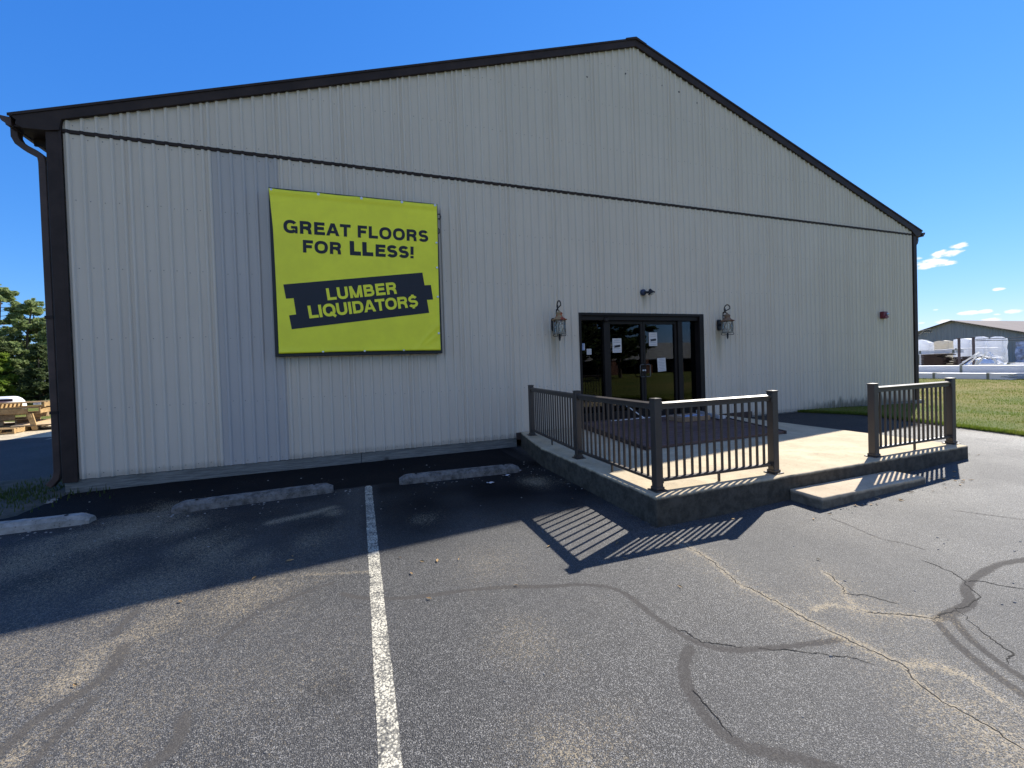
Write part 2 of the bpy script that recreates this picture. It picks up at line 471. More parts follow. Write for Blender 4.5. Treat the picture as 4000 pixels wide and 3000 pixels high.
        if nm != 'vinyl_lines':              # plastic film lets the sun through
            tr = k.n('ShaderNodeBsdfTranslucent'); k.l(c, tr.inputs[0])
            mx = k.n('ShaderNodeMixShader'); mx.inputs[0].default_value = .6
            k.l(k.b.outputs[0], mx.inputs[1]); k.l(tr.outputs[0], mx.inputs[2])
            k.l(mx.outputs[0], k.nt.nodes['Material Output'].inputs[0])


make_materials()

# ------------------------------------------------------------------ object helpers


class MB:
    def __init__(self):
        self.v = []; self.f = []

    def add(self, vs, fs):
        o = len(self.v)
        self.v += [tuple(v) for v in vs]
        self.f += [tuple(i + o for i in f) for f in fs]
        return self

    def box(self, x0, x1, y0, y1, z0, z1, mtx=None):
        vs = [Vector((x, y, z)) for x in (x0, x1) for y in (y0, y1) for z in (z0, z1)]
        if mtx: vs = [mtx @ v for v in vs]
        return self.add(vs, [(0, 1, 3, 2), (4, 6, 7, 5), (0, 4, 5, 1), (2, 3, 7, 6), (0, 2, 6, 4), (1, 5, 7, 3)])

    def prism(self, poly, axis, a, b):
        """closed polygon swept along axis from a to b; poly pairs fill the other two axes in order"""
        def mk(p, t):
            return {'x': (t, p[0], p[1]), 'y': (p[0], t, p[1]), 'z': (p[0], p[1], t)}[axis]
        n = len(poly)
        vs = [mk(p, a) for p in poly] + [mk(p, b) for p in poly]
        fs = [tuple(range(n)), tuple(range(2 * n - 1, n - 1, -1))]
        fs += [(i, i + n, (i + 1) % n + n, (i + 1) % n) for i in range(n)]
        return self.add(vs, fs)

    def tube(self, pts, r, n=8, cap=True, rect=None):
        pts = [Vector(p) for p in pts]
        rs = r if isinstance(r, (list, tuple)) else [r] * len(pts)
        base = len(self.v)
        ref = None
        for i, p in enumerate(pts):
            t = (pts[min(i + 1, len(pts) - 1)] - pts[max(i - 1, 0)]).normalized()
            if ref is None:
                ref = Vector((0, 0, 1)) if abs(t.z) < .9 else Vector((1, 0, 0))
            a = (ref - t * ref.dot(t)).normalized(); ref = a
            b = t.cross(a)
            if rect:
                w, h = rect
                for (s, q) in ((1, 1), (-1, 1), (-1, -1), (1, -1)):
                    self.v.append(tuple(p + a * (s * w / 2) + b * (q * h / 2)))
            else:
                for k in range(n):
                    an = 2 * PI * k / n
                    self.v.append(tuple(p + (a * math.cos(an) + b * math.sin(an)) * rs[i]))
        m = 4 if rect else n
        for i in range(len(pts) - 1):
            for k in range(m):
                self.f.append((base + i * m + k, base + i * m + (k + 1) % m, base + (i + 1) * m + (k + 1) % m, base + (i + 1) * m + k))
        if cap:
            self.f.append(tuple(base + k for k in range(m - 1, -1, -1)))
            self.f.append(tuple(base + (len(pts) - 1) * m + k for k in range(m)))
        return self

    def lathe(self, prof, c=(0, 0, 0), n=20, axis='z', cap=True):
        base = len(self.v)
        for (r, h) in prof:
            for k in range(n):
                an = 2 * PI * k / n
                x, y = r * math.cos(an), r * math.sin(an)
                p = {'z': (x, y, h), 'y': (x, h, y), 'x': (h, x, y)}[axis]
                self.v.append((c[0] + p[0], c[1] + p[1], c[2] + p[2]))
        for i in range(len(prof) - 1):
            for k in range(n):
                self.f.append((base + i * n + k, base + i * n + (k + 1) % n, base + (i + 1) * n + (k + 1) % n, base + (i + 1) * n + k))
        if cap:
            self.f.append(tuple(base + k for k in range(n - 1, -1, -1)))
            self.f.append(tuple(base + (len(prof) - 1) * n + k for k in range(n)))
        return self

    def build(self, name, mat, parent=None, label=None, bevel=0., smooth=False, seg=1, at=None, fixn=True):
        """ONE mesh object. Vertices are world-space; they are stored relative to the parent's origin (or to 'at')."""
        off = Vector(at) if at is not None else (origin_of(parent) if parent else Vector((0, 0, 0)))
        me = bpy.data.meshes.new(name)
        me.from_pydata([tuple(Vector(v) - off) for v in self.v], [], self.f)
        if fixn:
            bm = bmesh.new(); bm.from_mesh(me)
            bmesh.ops.recalc_face_normals(bm, faces=bm.faces)
            bm.to_mesh(me); bm.free()
        me.materials.append(M[mat] if isinstance(mat, str) else mat)
        if smooth:
            for p in me.polygons: p.use_smooth = True
        o = bpy.data.objects.new(name, me)
        COL.objects.link(o)
        if parent:
            o.parent = parent
        else:
            o.location = off
        if bevel:
            b = o.modifiers.new('bevel', 'BEVEL'); b.width = bevel; b.segments = seg; b.limit_method = 'ANGLE'; b.angle_limit = math.radians(40)
        if label: o['label'] = label
        return o


def origin_of(o):
    v = Vector((0, 0, 0))
    while o is not None:
        v += o.location
        o = o.parent
    return v


def tag(o, label=None, cat=None, group=None, kind=None):
    for k, v in (('label', label), ('category', cat), ('group', group), ('kind', kind)):
        if v: o[k] = v
    return o


def thing(name, loc, label, cat, group=None):
    o = bpy.data.objects.new(name, None)
    COL.objects.link(o)
    o.location = loc
    o.empty_display_size = .2
    return tag(o, label, cat, group)


def dup(root, loc, label, rotz=None):
    """copy of a thing with its parts and sub-parts"""
    r = root.copy(); COL.objects.link(r); r.location = loc; r['label'] = label
    if rotz is not None: r.rotation_euler = (0, 0, rotz)
    for ch in list(root.children):
        c = ch.copy(); COL.objects.link(c); c.parent = r
        for g in ch.children:
            d = g.copy(); COL.objects.link(d); d.parent = c
    return r


def np_mesh(name, verts, faces, mat, attrs=None, smooth=False):
    me = bpy.data.meshes.new(name)
    verts = np.asarray(verts, np.float32); faces = np.asarray(faces, np.int32)
    k = faces.shape[1]
    me.vertices.add(len(verts)); me.vertices.foreach_set('co', verts.ravel())
    me.loops.add(faces.size); me.loops.foreach_set('vertex_index', faces.ravel())
    me.polygons.add(len(faces))
    me.polygons.foreach_set('loop_start', np.arange(0, faces.size, k, dtype=np.int32))
    me.polygons.foreach_set('loop_total', np.full(len(faces), k, np.int32))
    me.update(calc_edges=True)
    for an, av in (attrs or {}).items():
        a = me.attributes.new(an, 'FLOAT', 'POINT')
        a.data.foreach_set('value', np.asarray(av, np.float32))
    if smooth:
        me.polygons.foreach_set('use_smooth', np.ones(len(faces), bool))
    me.materials.append(M[mat])
    o = bpy.data.objects.new(name, me)
    COL.objects.link(o)
    return o


# ------------------------------------------------------------------ ground
ZX = [-1000, -1, 1, 7, 11.2, 13, 15, 19, 1000]
ZZ = [-.2, -.2, -.17, -.17, -.062, -.03, -.04, -.15, -.15]


def zg(x):
    return float(np.interp(x, ZX, ZZ))


def ZG(X, Y):
    """ground height; the yard drops a little behind the left side of the building"""
    return np.interp(X, ZX, ZZ) - .15 * np.clip((Y - 1.2) / 5, 0, 1) * np.clip((-X - .3) / 2.5, 0, 1)


BANDS= {'A': [[3.475, -4.287], [3.551, -4.375], [3.742, -4.481], [3.946, -4.545], [4.333, -4.6], [4.584, -4.672], [4.804, -4.771], [5.04, -4.832], [5.196, -4.941], [5.255, -5.068], [5.253, -5.215], [5.254, -5.347], [5.271, -5.486], [5.301, -5.596], [5.35, -5.678], [5.432, -5.736], [5.584, -5.786], [5.733, -5.829], [5.867, -5.858], [6.032, -5.893]], 'B': [[5.241, -5.643], [5.164, -5.687], [5.099, -5.75], [5.038, -5.841], [5.002, -5.929], [4.984, -6.015], [4.984, -6.101], [5.014, -6.174], [5.075, -6.226], [5.143, -6.269], [5.2, -6.318], [5.261, -6.378]], 'C': [[8.173, -5.865], [7.886, -5.803], [7.702, -5.806], [7.519, -5.821], [7.335, -5.847], [7.194, -5.901], [7.129, -5.955], [7.01, -5.979], [6.826, -5.977], [6.686, -5.989]], 'C2': [[6.671, -6.007], [6.56, -6.115], [6.473, -6.232], [6.417, -6.328], [6.354, -6.463]], 'C3': [[6.838, -5.982], [6.688, -6.106], [6.591, -6.226], [6.54, -6.312], [6.492, -6.415]], 'C4': [[6.921, -5.902], [6.92, -5.862], [7.023, -5.876]], 'D': [[7.717, -4.747], [7.691, -4.92], [7.645, -5.066], [7.608, -5.231], [7.674, -5.314], [7.682, -5.457]], 'D2': [[8.832, -5.12], [8.87, -5.224], [8.922, -5.318], [9.046, -5.523]], 'E': [[3.407, -4.104], [3.273, -4.148], [3.137, -4.221], [2.985, -4.287], [2.878, -4.44], [2.816, -4.566]], 'F': [[2.175, -5.088], [2.186, -4.993], [2.201, -4.896], [2.273, -4.798], [2.34, -4.714], [2.355, -4.577], [2.309, -4.409]], 'F2': [[2.347, -5.187], [2.348, -5.071], [2.361, -4.974], [2.381, -4.842]], 'F3': [[2.198, -4.239], [2.189, -4.084], [2.207, -3.983]], 'F4': [[2.8, -5.374], [2.857, -5.322], [2.871, -5.244], [2.842, -5.13]]}
SANDL= {'S1': [[6.166, -4.509], [6.126, -4.664], [6.123, -4.888], [6.047, -5.132], [6.019, -5.29], [6.045, -5.408], [6.049, -5.594], [6.039, -5.739], [6.064, -5.874], [6.086, -6.015], [6.106, -6.125], [6.024, -6.229], [6.001, -6.323], [6.005, -6.405], [6.003, -6.489], [5.978, -6.595]], 'S2': [[6.686, -5.376], [6.595, -5.554], [6.506, -5.623], [6.409, -5.748], [6.468, -5.824], [6.597, -5.893], [6.712, -5.977]], 'S3': [[6.106, -6.125], [6.226, -6.188], [6.269, -6.243], [6.281, -6.319], [6.245, -6.409], [6.219, -6.51]], 'S4': [[6.173, -5.647], [6.317, -5.649], [6.409, -5.748]], 'S5': [[3.176, -3.876], [3.395, -3.951], [3.652, -4.029]], 'S6': [[2.733, -2.497], [3.057, -2.403], [3.304, -2.249]]}
CRACKS= {'K1': [[6.141, -4.377], [6.126, -4.664], [6.123, -4.888], [6.047, -5.132], [6.019, -5.29], [6.045, -5.408], [6.049, -5.594], [6.039, -5.739], [6.064, -5.874], [6.086, -6.015], [6.106, -6.125], [6.024, -6.229], [6.001, -6.323], [6.005, -6.405], [6.003, -6.489], [5.978, -6.595]], 'K2': [[6.686, -5.376], [6.644, -5.47], [6.595, -5.554], [6.506, -5.623]], 'K3': [[6.537, -5.604], [6.633, -5.691], [6.705, -5.815]], 'K4': [[6.409, -5.748], [6.468, -5.824], [6.597, -5.893], [6.712, -5.977], [6.794, -5.968], [7.01, -5.979], [7.188, -5.971], [7.257, -5.908], [7.371, -5.826]], 'K5': [[6.918, -5.993], [6.769, -6.161], [6.708, -6.279], [6.576, -6.314]], 'K6': [[7.374, -5.831], [7.471, -5.856], [7.486, -5.935], [7.565, -6.041]], 'K7': [[7.466, -5.531], [7.461, -5.636], [7.441, -5.728], [7.374, -5.831]], 'K8': [[5.29, -5.464], [5.32, -5.576], [5.382, -5.667], [5.502, -5.739]], 'K9': [[5.048, -5.88], [5.02, -6.008], [5.009, -6.125]], 'K10': [[5.563, -5.78], [5.738, -5.874], [5.912, -5.988], [5.969, -6.081]]}
BLOBS= [[4.357, -5.96, 0.22, 0.8], [4.45, -5.23, 0.25, 0.55], [6.411, -5.734, 0.22, 0.8], [6.233, -5.613, 0.25, 0.5], [5.974, -6.478, 0.35, 0.8], [5.94, -6.562, 0.3, 0.9], [2.241, -4.45, 0.28, 0.9], [2.205, -4.602, 0.2, 1.0], [2.313, -4.287, 0.25, 0.9], [2.433, -4.201, 0.25, 0.8], [2.238, -3.968, 0.35, 0.6], [2.54, -3.93, 0.5, 0.5], [2.882, -3.93, 0.6, 0.35], [2.353, -4.996, 0.2, 0.8], [2.249, -5.135, 0.2, 1.0], [1.385, -2.094, 0.55, 1.25], [1.865, -2.248, 0.4, 1.15], [2.418, -3.078, 0.3, 1.05], [2.226, -2.877, 0.35, 1.05], [2.181, -3.665, 0.45, 1.0], [3.314, -2.437, 0.12, 1.2], [5.763, -2.311, 0.28, 1.25], [4.188, -3.094, 0.15, 0.8], [4.518, -4.266, 0.4, 0.5], [0.97, -2.594, 0.55, 1.1], [1.204, -2.355, 0.5, 1.15], [3.144, -3.231, 0.3, 0.85], [2.786, -3.452, 0.3, 0.9], [1.534, -3.223, 0.5, 0.8], [1.44, -1.413, 0.2, 1.0], [2.846, -4.062, 0.5, 0.8], [7.503, -5.003, 0.5, 0.2], [5.946, -4.757, 0.25, 0.45]]
SGN= {'frame': [[2.4431, 4.1734], [4.998, 4.1805], [5.0049, 1.6189], [2.4588, 1.6087]], 'banner': [[2.4549, 4.1533], [4.9877, 4.162], [4.9644, 1.6592], [2.5011, 1.6515]], 'left': [[2.4678, 3.9563], [2.4914, 3.5396], [2.4948, 2.9446], [2.5009, 2.2948]], 'L1': [[2.633, 3.6986], [4.8276, 3.7006], [4.8209, 3.5075], [2.6306, 3.5013]], 'FOR': [[2.8858, 3.4101], [3.4484, 3.4057], [3.4416, 3.2158], [2.8821, 3.2151]], 'LL': [[3.5617, 3.4412], [3.9232, 3.4344], [3.919, 3.2138], [3.5605, 3.2136]], 'ESS': [[3.9584, 3.4123], [4.5773, 3.413], [4.5704, 3.2161], [3.9514, 3.2138]], 'LUM': [[3.185, 2.6681], [4.2615, 2.8077], [4.2826, 2.6143], [3.2068, 2.481]], 'LIQ': [[2.9125, 2.39], [4.6006, 2.5956], [4.6171, 2.4063], [2.9365, 2.1942]], 'logo': [[2.5974, 2.7113], [4.7051, 2.9847], [4.7327, 2.7719], [4.8406, 2.7796], [4.8695, 2.5333], [4.765, 2.5251], [4.7946, 2.3048], [2.6883, 2.027], [2.6594, 2.2401], [2.7574, 2.2571], [2.7311, 2.5061], [2.6259, 2.4947]]}
LITTER=[[5.196, -2.162], [5.509, -1.912], [5.756, -1.742], [5.315, -1.722]]



def seg_dist(px, py, poly):
    d = np.full(px.shape, 1e9)
    for (a, b) in zip(poly[:-1], poly[1:]):
        ax, ay = a; bx, by = b
        vx, vy = bx - ax, by - ay
        t = np.clip(((px - ax) * vx + (py - ay) * vy) / max(vx * vx + vy * vy, 1e-9), 0, 1)
        d = np.minimum(d, np.hypot(px - ax - t * vx, py - ay - t * vy))
    return d


def smooth_poly(poly):
    P = [np.array(p) for p in poly]
    for _ in range(2):                      # corner cutting
        Q = [P[0]]
        for a, b in zip(P[:-1], P[1:]): Q += [a * .75 + b * .25, a * .25 + b * .75]
        P = Q + [P[-1]]
    return [tuple(p) for p in P]


BANDW = {'A': .032, 'B': .044, 'C': .040, 'C2': .032, 'C3': .030, 'D': .015, 'D2': .018, 'E': .03, 'F': .06, 'F2': .045, 'F3': .04, 'F4': .05}


def vnoise(x, y, s, seed=0):
    """cheap smooth value noise on numpy arrays"""
    x = x * s + seed * 17.3; y = y * s - seed * 9.1
    xi, yi = np.floor(x), np.floor(y); xf, yf = x - xi, y - yi
    u, v = xf * xf * (3 - 2 * xf), yf * yf * (3 - 2 * yf)
    def h(a, b):
        q = np.sin(a * 127.1 + b * 311.7 + seed * 74.7) * 43758.5453
        return q - np.floor(q)
    return (h(xi, yi) * (1 - u) + h(xi + 1, yi) * u) * (1 - v) + (h(xi, yi + 1) * (1 - u) + h(xi + 1, yi + 1) * u) * v


def grid(xs, ys):
    X, Y = np.meshgrid(xs, ys, indexing='xy')
    nx, ny = len(xs), len(ys)
    i = np.arange(nx * ny).reshape(ny, nx)
    F = np.stack([i[:-1, :-1].ravel(), i[:-1, 1:].ravel(), i[1:, 1:].ravel(), i[1:, :-1].ravel()], 1)
    return X.ravel(), Y.ravel(), F


def build_ground():
    # turf sheet to the horizon
    xs = np.array([-900, -400, -150, -80, -40, -25, -15, -8, -5, -4, -2.8, -1.6, -1, -.3, 1, 4, 7, 9, 11.2, 13, 15, 17, 19, 25, 40, 80, 150, 400, 900.])
    ys = np.array([-900, -400, -150, -80, -40, -20, -12, -6, 0, 1.2, 2.5, 4, 6.2, 9, 12, 20, 30, 45, 80, 150, 400, 900.])
    X, Y, F = grid(xs, ys)
    Z = ZG(X, Y) - .06
    o = np_mesh('ground', np.stack([X, Y, Z], 1), F, 'turf', {'dry': X * 0})
    tag(o, kind='structure')
    # asphalt lot
    def lin(a, b, s): return np.arange(a, b - 1e-6, s)
    xs = np.concatenate([[-16, -10, -6, -4], lin(-3, 0, .25), lin(0, 9.4, .024), lin(9.4, 14.0, .2)])
    ys = np.concatenate([[-13, -10, -9], lin(-8, -6.6, .15), lin(-6.6, -3.9, .022), lin(-3.9, -1, .04), lin(-1, 1.2, .12)])
    X, Y, F = grid(xs, ys)
    Z = np.interp(X, ZX, ZZ)
    # right edge of the lot leans away from the wall (lawn edge)
    edge = 14.72 + (Y + .3) * .29
    k = np.clip((X - 11.2) / (14.0 - .2 - 11.2), 0, 1)
    X = np.where(X > 11.2, 11.2 + k * (edge - 11.2), X)
    Z = np.interp(X, ZX, ZZ)
    sand = np.zeros_like(X)
    for key, poly in SANDL.items():
        w = {'S1': .035, 'S2': .025, 'S3': .03, 'S4': .03, 'S5': .03, 'S6': .07}[key]
        w = w * (.6 + 1.2 * vnoise(X, Y, 4, 3))
        d = seg_dist(X, Y, poly)
        sand = np.maximum(sand, np.clip(1.1 - d / w / 1.6, 0, 1) * (.85 if key != 'S5' else .6))
        sand = np.maximum(sand, .30 * np.exp(-(d / .22) ** 2) * (key in ('S1', 'S2', 'S3')))
    for (bx, by, r, s) in BLOBS:
        dx, dy = X - bx, Y - by
        ang = vnoise(X, Y, 2.2, 5) * .9 + vnoise(X, Y, 6, 8) * .45
        d = np.hypot(dx, dy * .8) / r
        sand = np.maximum(sand, .62 * s * np.exp(-(d * (.5 + .8 * ang)) ** 2))
    # general dusting on the left of the lot
    left = np.clip((3.6 - X) / 2.0, 0, 1) * np.clip((-Y - 3.2) / 1.0, 0, 1)
    sand = np.maximum(sand, left * (.30 + .36 * vnoise(X, Y, 1.3, 2)))
    sand = np.maximum(sand, np.clip((4.2 - X) / 2, 0, 1) * np.clip((-Y - 1.7) / .5, 0, 1) * (.02 + .62 * np.clip(vnoise(X * .6, Y * 1.7, 1.5, 33) - .25, 0, 1) + .25 * np.clip(vnoise(X * .8, Y * 2.2, 5, 34) - .55, 0, 1)))
    sand = np.maximum(sand, .10 * vnoise(X, Y, 1.7, 12))
    # wheel tracks sweep the sand away
    for key in ('F', 'F2', 'F3', 'F4', 'E'):
        d = seg_dist(X, Y, smooth_poly(BANDS[key]))
        sand *= 1 - .75 * np.exp(-(d / (.05 if key != 'F4' else .06)) ** 2)
    # stall between the parking line and the porch is dark; lot gets paler away from the building
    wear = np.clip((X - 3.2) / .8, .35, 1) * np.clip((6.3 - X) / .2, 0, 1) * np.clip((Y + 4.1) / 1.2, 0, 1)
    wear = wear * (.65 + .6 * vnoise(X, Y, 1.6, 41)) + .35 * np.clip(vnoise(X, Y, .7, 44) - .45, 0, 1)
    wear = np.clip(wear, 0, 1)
    band = np.zeros_like(X)
    for key, w in BANDW.items():
        d = seg_dist(X, Y, smooth_poly(BANDS[key]))
        ww = w / 2 * (.75 + .5 * vnoise(X, Y, 6, 31))
        band = np.maximum(band, np.clip(1.0 - (d - ww * .7) / (ww * .9 + .012), 0, 1) * (.85 if key in ('D', 'D2', 'E', 'F', 'F2', 'F3', 'F4') else 1.0))
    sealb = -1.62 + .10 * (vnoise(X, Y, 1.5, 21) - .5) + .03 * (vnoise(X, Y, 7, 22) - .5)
    seal_shade = np.clip((Y - sealb) / .10, 0, 1)
    seal_shade = np.where((X > 6.0), np.clip((Y + .6) / .3, 0, 1) * 0 + .55 * (X > 11.0) * (Y > -2.6), seal_shade)
    seal_shade = np.where(X < -.9, .45, seal_shade)
    stall_shade = np.clip((X - 3.5) / .35, 0, 1) * np.clip((6.4 - X) / .2, 0, 1) * np.clip((Y + 3.75 + .5 * (vnoise(X, Y, 2.1, 51) - .5)) / .9, 0, 1)  # darker stall asphalt, deepened with painted building shade
    left_shade = np.clip((3.7 - X) / .4, 0, 1) * np.clip((Y + 4.2 + .9 * (vnoise(X, Y, 1.3, 52) - .5)) / 1.2, 0, 1)  # building shade painted into the asphalt left of the parking line
    seal_shade = np.maximum(seal_shade, np.maximum(.88 * stall_shade, .58 * left_shade) * (.7 + .5 * vnoise(X, Y, 2.6, 53)))
    o = np_mesh('pavement', np.stack([X, Y, Z], 1), F, 'asphalt', {'sand': sand, 'seal': seal_shade, 'band': band, 'wear': wear})
    tag(o, kind='structure')
    lot = o
    # side drive on the left of the building
    xs = np.array([-16, -10, -6, -4, -2.8, -2.2, -1.6, -1.2, -.8, -.55]); ys = np.array([1.08, 2, 3, 4, 5, 6.2, 7.0, 7.4, 8.0, 8.4])
    X, Y, F = grid(xs, ys)
    Y2 = np.where(Y > 8.2, 9.3 + .25 * (vnoise(X, Y, 1.1, 4) - .5), Y)
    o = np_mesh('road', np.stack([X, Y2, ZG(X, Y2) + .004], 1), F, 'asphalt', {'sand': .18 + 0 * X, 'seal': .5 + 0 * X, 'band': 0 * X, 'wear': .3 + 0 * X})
    tag(o, kind='structure')
    # gravel strip behind it
    xs = np.linspace(-22, -1, 60); ys = np.linspace(8.6, 16.5, 30)
    X, Y, F = grid(xs, ys)
    Yb = Y + .8 * (vnoise(X, X * 0, .9, 3) - .5) * (Y > 14)
    o = np_mesh('gravel_ground', np.stack([X, Yb, ZG(X, Yb) - .012 + .02 * vnoise(X, Y, 3, 6)], 1), F, 'gravel')
    tag(o, kind='structure')
    # lawn on the right with a raised, ragged edge over the asphalt
    ty = np.concatenate([np.linspace(-14, 1.2, 170), np.linspace(1.6, 40, 40)])
    tx = np.concatenate([[0, .02, .10, .25, .5], np.linspace(.9, 8, 26), np.linspace(9, 45, 26)])
    T, Y, F = grid(tx, ty)
    ed = 14.66 + (np.minimum(Y, 1.5) + .3) * .29 + .07 * (vnoise(Y, Y * 0, 5, 2) - .5) + .05 * (vnoise(Y, Y * 0, 17, 3) - .5)
    ed = np.where((Y > -1.45), np.minimum(ed, 14.66 - (Y + 1.45) * .55), ed)
    ed = np.where(Y > .3, 18.9, ed)
    X = ed + T
    lift = np.where(T < .01, -.03, np.where(T < .05, .015, .045))
    Z = np.interp(X, ZX, ZZ) + lift + .025 * (vnoise(X, Y, 1.2, 9) - .5)
    far = np.clip((X - 17) / 5, 0, 1)
    dry = far * np.clip(.25 + .9 * (vnoise(X, Y, .45, 14) - .3), 0, 1) + .25 * np.clip(vnoise(X, Y, .9, 15) - .6, 0, 1) * 2
    o = np_mesh('lawn', np.stack([X, Y, Z], 1), F, 'turf', {'dry': np.clip(dry, 0, .85)}, True)
    tag(o, kind='structure')
    # grass blades over the lawn
    g = np.random.default_rng(5)
    n = 130000
    r = g.random(n)
    bx = 13.2 + 21 * r ** 1.6; by = -6.5 + 15 * g.random(n)
    ed = 14.66 + (np.minimum(by, 1.5) + .3) * .29
    ed = np.where((by > -1.45), np.minimum(ed, 14.66 - (by + 1.45) * .55), ed); ed = np.where(by > .3, 18.95, ed)
    keep = bx > ed - .02
    bx, by = bx[keep], by[keep]
    n2 = 14000
    ey = -6 + 7.2 * g.random(n2)
    ex = 14.66 + (np.minimum(ey, 1.5) + .3) * .29
    ex = np.where((ey > -1.45), np.minimum(ex, 14.66 - (ey + 1.45) * .55), ex)
    ok = ey < .2
    bx = np.concatenate([bx, (ex + g.normal(.02, .05, n2))[ok]]); by = np.concatenate([by, ey[ok]])
    blades('grass', bx, by, np.interp(bx, ZX, ZZ) + .03, .022, .055, .0055, 'grass_blade', g)
    # weeds and dirt by the left corner
    xs = np.linspace(-2.4, -.1, 24); ys = np.linspace(-1.0, 1.6, 26)
    X, Y, F = grid(xs, ys)
    edge = np.minimum.reduce([X + 2.4, -.1 - X, Y + 1.0, 1.6 - Y])
    Z = np.interp(X, ZX, ZZ) + np.clip(edge, 0, .3) * .12 - .004 + .02 * (vnoise(X, Y, 3, 6) - .5) * np.clip(edge * 4, 0, 1)
    o = np_mesh('dirt_ground', np.stack([X, Y, Z], 1), F, 'soil', None, True)
    tag(o, kind='structure')
    m = 1500
    wx = g.normal(-.75, .42, m); wy = g.normal(.15, .45, m)
    ok = (wx < -.32) | (wy < -.06)
    blades('weeds', wx[ok], wy[ok], np.interp(wx[ok], ZX, ZZ) + .01, .04, .10, .010, 'weed', g)
    return lot


def blades(name, bx, by, bz, h0, h1, w, mat, g):
    n = len(bx)
    a = g.random(n) * 2 * np.pi; h = h0 + (h1 - h0) * g.random(n)
    lx, ly = np.cos(a), np.sin(a)
    ln = (g.random(n) - .2) * .6 * h; la = g.random(n) * 2 * np.pi
    sc = 1 + np.clip((bx - 15) / 10, 0, 1.6)
    v0 = np.stack([bx - lx * w * sc, by - ly * w * sc, bz], 1); v1 = np.stack([bx + lx * w * sc, by + ly * w * sc, bz], 1)
    v2 = np.stack([bx + np.cos(la) * ln, by + np.sin(la) * ln, bz + h], 1)
    V = np.empty((n * 3, 3)); V[0::3] = v0; V[1::3] = v1; V[2::3] = v2
    F = np.arange(n * 3).reshape(n, 3)
    tone = np.repeat(g.random(n), 3)
    o = np_mesh(name, V, F, mat, {'tone': tone})
    return tag(o, kind='stuff')


M['soil'] = speckled('soil', (.085, .078, .060), (.05, .05, .036), (.11, .10, .075), .95, 40, 2.5, .9, .02)


def ribbon(poly, w, dz, name, mat, parent, seed=0, jag=.35, step=.03, wander=0.):
    """flat band that follows a polyline on the ground, with a ragged edge"""
    pts = [Vector((p[0], p[1])) for p in poly]
    out = []
    for a, b in zip(pts[:-1], pts[1:]):
        n = max(1, int((b - a).length / step))
        out += [a.lerp(b, i / n) for i in range(n)]
    out.append(pts[-1])
    for _ in range(3):
        out = [out[0]] + [(out[i - 1] + out[i] * 2 + out[i + 1]) / 4 for i in range(1, len(out) - 1)] + [out[-1]]
    if wander:
        out = [p + Vector((noise.noise(Vector((p.x * 11, p.y * 11, seed))) + .6 * noise.noise(Vector((p.x * 41, p.y * 41, seed))),
                           noise.noise(Vector((p.x * 11, p.y * 11, seed + 9))) + .6 * noise.noise(Vector((p.x * 41, p.y * 41, seed + 5))))) * wander for p in out]
    mb = MB()
    s = 0
    for i, p in enumerate(out):
        t = (out[min(i + 1, len(out) - 1)] - out[max(i - 1, 0)]).normalized()
        nrm = Vector((-t.y, t.x))
        s += 1
        e = min(i, len(out) - 1 - i) * step
        taper = min(1, .45 + e / .12)
        ww = []
        for q in (0, 1):
            nn = noise.noise(Vector((p.x * 9 + q * 31, p.y * 9, seed * 3.7))) * jag + noise.noise(Vector((p.x * 37 + q * 31, p.y * 37, seed))) * jag * .6
            ww.append(w / 2 * taper * max(.05 if wander else .15, 1 + nn))
        a = p + nrm * ww[0]; b = p - nrm * ww[1]
        mb.v += [(a.x, a.y, zg(a.x) + dz), (b.x, b.y, zg(b.x) + dz)]
        if i: mb.f.append((2 * i - 2, 2 * i - 1, 2 * i + 1, 2 * i))
    return mb.build(name, mat, parent, fixn=False)


lot = build_ground()
for i, (k_, poly) in enumerate(CRACKS.items()):
    ribbon(poly, .0052, .0012 + .0001 * i, 'pavement_crack', 'crack', lot, i + 20, 1.5, .012, .022)
pl = ribbon([(3.6975, -1.52), (3.6975, -9.0)], .088, .0015, 'pavement_marking', 'line', None, 3, .10, .03)
tag(pl, kind='structure')

M['closed_paint'] = simple('closed_sign_paint', (.75, .75, .70), .6, .05, 10)
M['spot_blue'] = simple('spot_mount_blue', (.020, .032, .070), .5, .2, 10)
M['leaf_litter'] = simple('dry_leaf', (.30, .19, .08), .8, .4, 30)
M['handle_metal'] = simple('handle_bronze', (.10, .095, .09), .35, .1, 10, metal=.6)
M['interior'] = simple('dark_interior', (.02, .02, .02), .9, .2, 2)

# ------------------------------------------------------------------ the store building
PITCH_R = .3305
PX, W = 9.307, 18.559
LAP0, LAPS = .680, .9455


def gz(x):           # underside of the rake trim along the gable
    return 4.872 + .330 * x if x < PX else 4.872 + .330 * PX - (x - PX) * .3345


def rib_profile(x0, x1):
    """(x, y) polyline of the ribbed sheet between x0 and x1; ribs stand towards -y"""
    pts = []
    c = LAP0 - LAPS * 2
    cs = []
    while c < x1 + 1:
        for j in range(6):
            if j == 0: cs += [c - .040, c + .040]
            else: cs.append(c + j * LAPS / 6)
        c += LAPS
    for r in cs:
        if r < x0 - .1 or r > x1 + .1: continue
        pts += [(r - .028, 0), (r - .011, -.024), (r + .011, -.024), (r + .028, 0)]
    inside = [p for p in pts if x0 < p[0] < x1]
    def yat(x):
        xs = [p[0] for p in pts]; ys = [p[1] for p in pts]
        return float(np.interp(x, xs, ys))
    return [(x0, yat(x0))] + inside + [(x1, yat(x1))]


